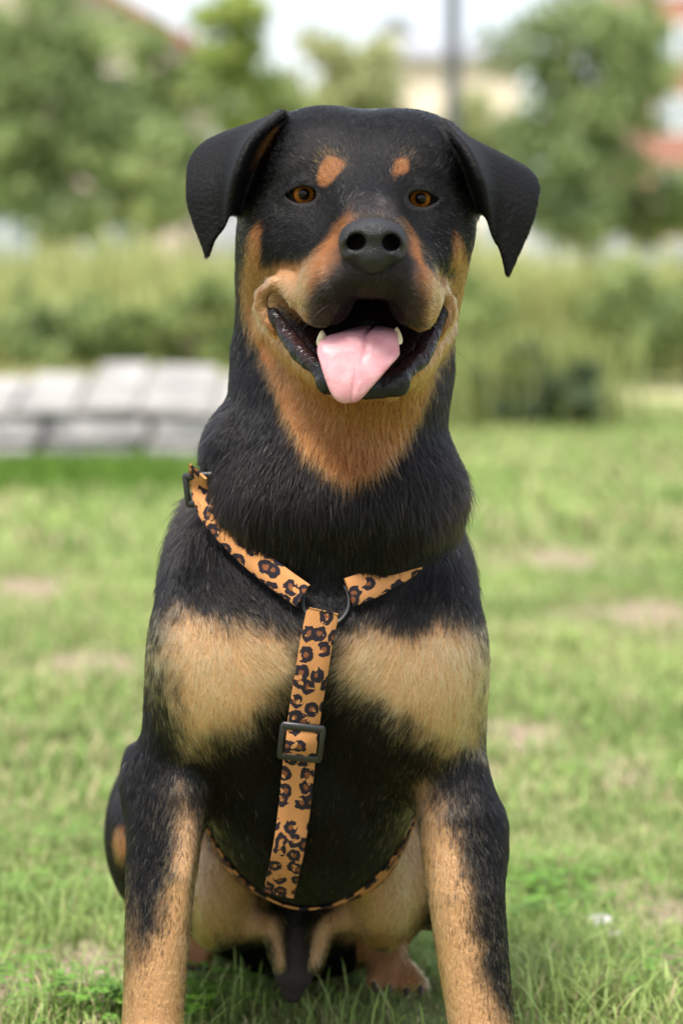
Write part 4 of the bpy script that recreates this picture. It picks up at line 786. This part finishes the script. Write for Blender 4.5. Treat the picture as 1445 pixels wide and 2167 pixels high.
hpx, hpy = to_px(HP); ok &= ~((fop(PREP, HP) < .003) & (hpy > 1990)); ok &= HP[:, 2] > .004
c1 = np.hypot((hpx - 789) / 66, (hpy - 515) / 50) < 1; ok &= ~(c1 & (HP[:, 1] < -.1))
HP, HN = HP[ok], HN[ok]; hpx, hpy = hpx[ok], hpy[ok]; nh = len(HP); g = np.random.default_rng(11)
ear0 = near_cloud(HP, EARC[0]) < .0042; ear1 = near_cloud(HP, EARC[1]) < .0042; ear = ear0 | ear1
T = flow(HP); T[ear0] = (-.45, .0, -.9); T[ear1] = (.45, .0, -.9)
T += np.stack([vnoise(HP, 60, 5), vnoise(HP, 60, 6), vnoise(HP, 60, 7)], 1) * np.where(ear, .05, .2)[:, None] + np.stack([vnoise(HP, 170, 8), vnoise(HP, 170, 9), vnoise(HP, 170, 10)], 1) * np.where(ear, .05, .16)[:, None] + np.stack([vnoise(HP, 420, 15), vnoise(HP, 420, 16), vnoise(HP, 420, 17)], 1) * np.where(ear, .15, np.where(hpy < 640, .34, .22))[:, None] + g.normal(0, .07, (nh, 3))
T -= (T * HN).sum(1)[:, None] * HN; T /= np.linalg.norm(T, axis=1)[:, None] + 1e-9
Lh = np.interp(hpy, [240, 480, 640, 760, 900, 1250, 1400, 1650, 1800, 2250], [9, 8, 8, 10, 12, 12.5, 13.5, 12, 9.5, 8]) * 1e-3
Lh = np.where(np.hypot((hpx - 790) / 120, (hpy - 580) / 110) < 1, .0055, Lh); Lh[ear] = .0042
e_d = np.minimum.reduce([np.hypot((hpx - a) / 1.2, hpy - b_) for a, b_, _ in EYES]); Lh *= np.where(HP[:, 1] < .03, np.clip(e_d / 60, .35, 1), 1)
Lh = Lh * g.uniform(.65, 1.25, nh) * (1 + .15 * vnoise(HP, 120, 12))
ruff = np.clip(1 - np.abs(hpy - 1060) / 200, 0, 1) * (np.abs(HP[:, 1]) < .13); Lh *= 1 + .35 * ruff
lift = np.interp(hpy, [240, 640, 800, 1000, 1250, 1600, 2200], [.12, .14, .22, .30, .22, .18, .15]) * g.uniform(.5, 1.6, nh); lift[ear] *= .5
lift = lift * (1 + .5 * ruff * g.random(nh)); Lh = np.where((ruff > .2) & (g.random(nh) < .12), Lh * 1.5, Lh)
hc, htan = coat(HP, HN, g.normal(0, 7, nh)); hc = hc * np.exp(g.normal(0, .3, nh) + .14 * vnoise(HP, 45, 14))[:, None]
pale = (g.random(nh) < np.where((htan < .3) & (hpy > 440) & (hpy < 620) & (HP[:, 1] < .03) & (np.abs(hpx - 770) > 90), .06, .004)); hc[pale] = FAWN * .7
brown = np.clip(ruff * 1.1 - .35, 0, 1) * (htan < .3) * g.uniform(0, 1, nh); hc = hc + brown[:, None] * np.array((.012, .008, .005))
NP = 5; u = np.linspace(0, 1, NP)[None, :, None]; cs = np.cross(HN, T); cv = g.normal(0, .10, nh)[:, None, None]
Pts = HP[:, None] - HN[:, None] * .0006 + Lh[:, None, None] * (T[:, None] * u * (1 - .06 * u) + HN[:, None] * lift[:, None, None] * (1.5 * u - .95 * u ** 2) + cs[:, None] * cv * u ** 2)
rad = np.where(hpy < 640, .00014, .00017) * g.uniform(.75, 1.3, nh); rad[ear] *= .95
Rd = rad[:, None] * np.array((1, 1, .9, .65, .12))[None]
cu = bpy.data.hair_curves.new('fur'); cu.add_curves([NP] * nh)
cu.attributes['position'].data.foreach_set('vector', Pts.astype(np.float32).ravel()) if 'position' in cu.attributes else cu.points.foreach_set('position', Pts.astype(np.float32).ravel())
ra = cu.attributes.get('radius') or cu.attributes.new('radius', 'FLOAT', 'POINT'); ra.data.foreach_set('value', Rd.astype(np.float32).ravel())
ca = cu.attributes.new('hair_color', 'FLOAT_COLOR', 'CURVE'); ca.data.foreach_set('color', np.c_[np.clip(hc, .002, .95), np.ones(nh)].astype(np.float32).ravel())
m_fur = bpy.data.materials.new('fur'); m_fur.use_nodes = True; Nn = m_fur.node_tree.nodes; L = m_fur.node_tree.links; Nn.remove(Nn['Principled BSDF'])
hb = Nn.new('ShaderNodeBsdfHairPrincipled'); hb.parametrization = 'COLOR'; aa = Nn.new('ShaderNodeAttribute'); aa.attribute_name = 'hair_color'; L.new(aa.outputs['Color'], hb.inputs['Color'])
hb.inputs['IOR'].default_value = 1.3; hb.inputs['Roughness'].default_value = .22; hb.inputs['Radial Roughness'].default_value = .5; hb.inputs['Random Roughness'].default_value = .2
L.new(hb.outputs[0], Nn['Material Output'].inputs['Surface'])
fur = bpy.data.objects.new('fur', cu); COL.objects.link(fur); cu.materials.append(m_fur); par(fur, dog); fur['kind'] = 'stuff'
# a few whiskers
wk = []
for s_, bx, by in ((-1, 690, 600), (-1, 676, 625), (-1, 560, 735), (-1, 700, 640), (1, 885, 600), (1, 895, 630), (1, 955, 735), (1, 878, 650)):
    p, n_ = snap(bx, by, -.1); d = np.array((s_ * .7, -.2, -.5 - .3 * random.random())); ln_ = random.uniform(.025, .045)
    wk.append([p + d * ln_ * t + np.array((0, 0, -.006)) * t * t for t in (0, .25, .5, .75, 1)])
cw = bpy.data.hair_curves.new('whiskers'); cw.add_curves([5] * len(wk)); cw.attributes['position'].data.foreach_set('vector', np.array(wk, np.float32).ravel())
ra = cw.attributes.get('radius') or cw.attributes.new('radius', 'FLOAT', 'POINT'); ra.data.foreach_set('value', np.tile((.00013, .00012, .0001, .00008, .00003), len(wk)).astype(np.float32))
cw.materials.append(mat('whisker', (.012, .011, .011), .4)); wo = bpy.data.objects.new('whiskers', cw); COL.objects.link(wo); par(wo, dog)
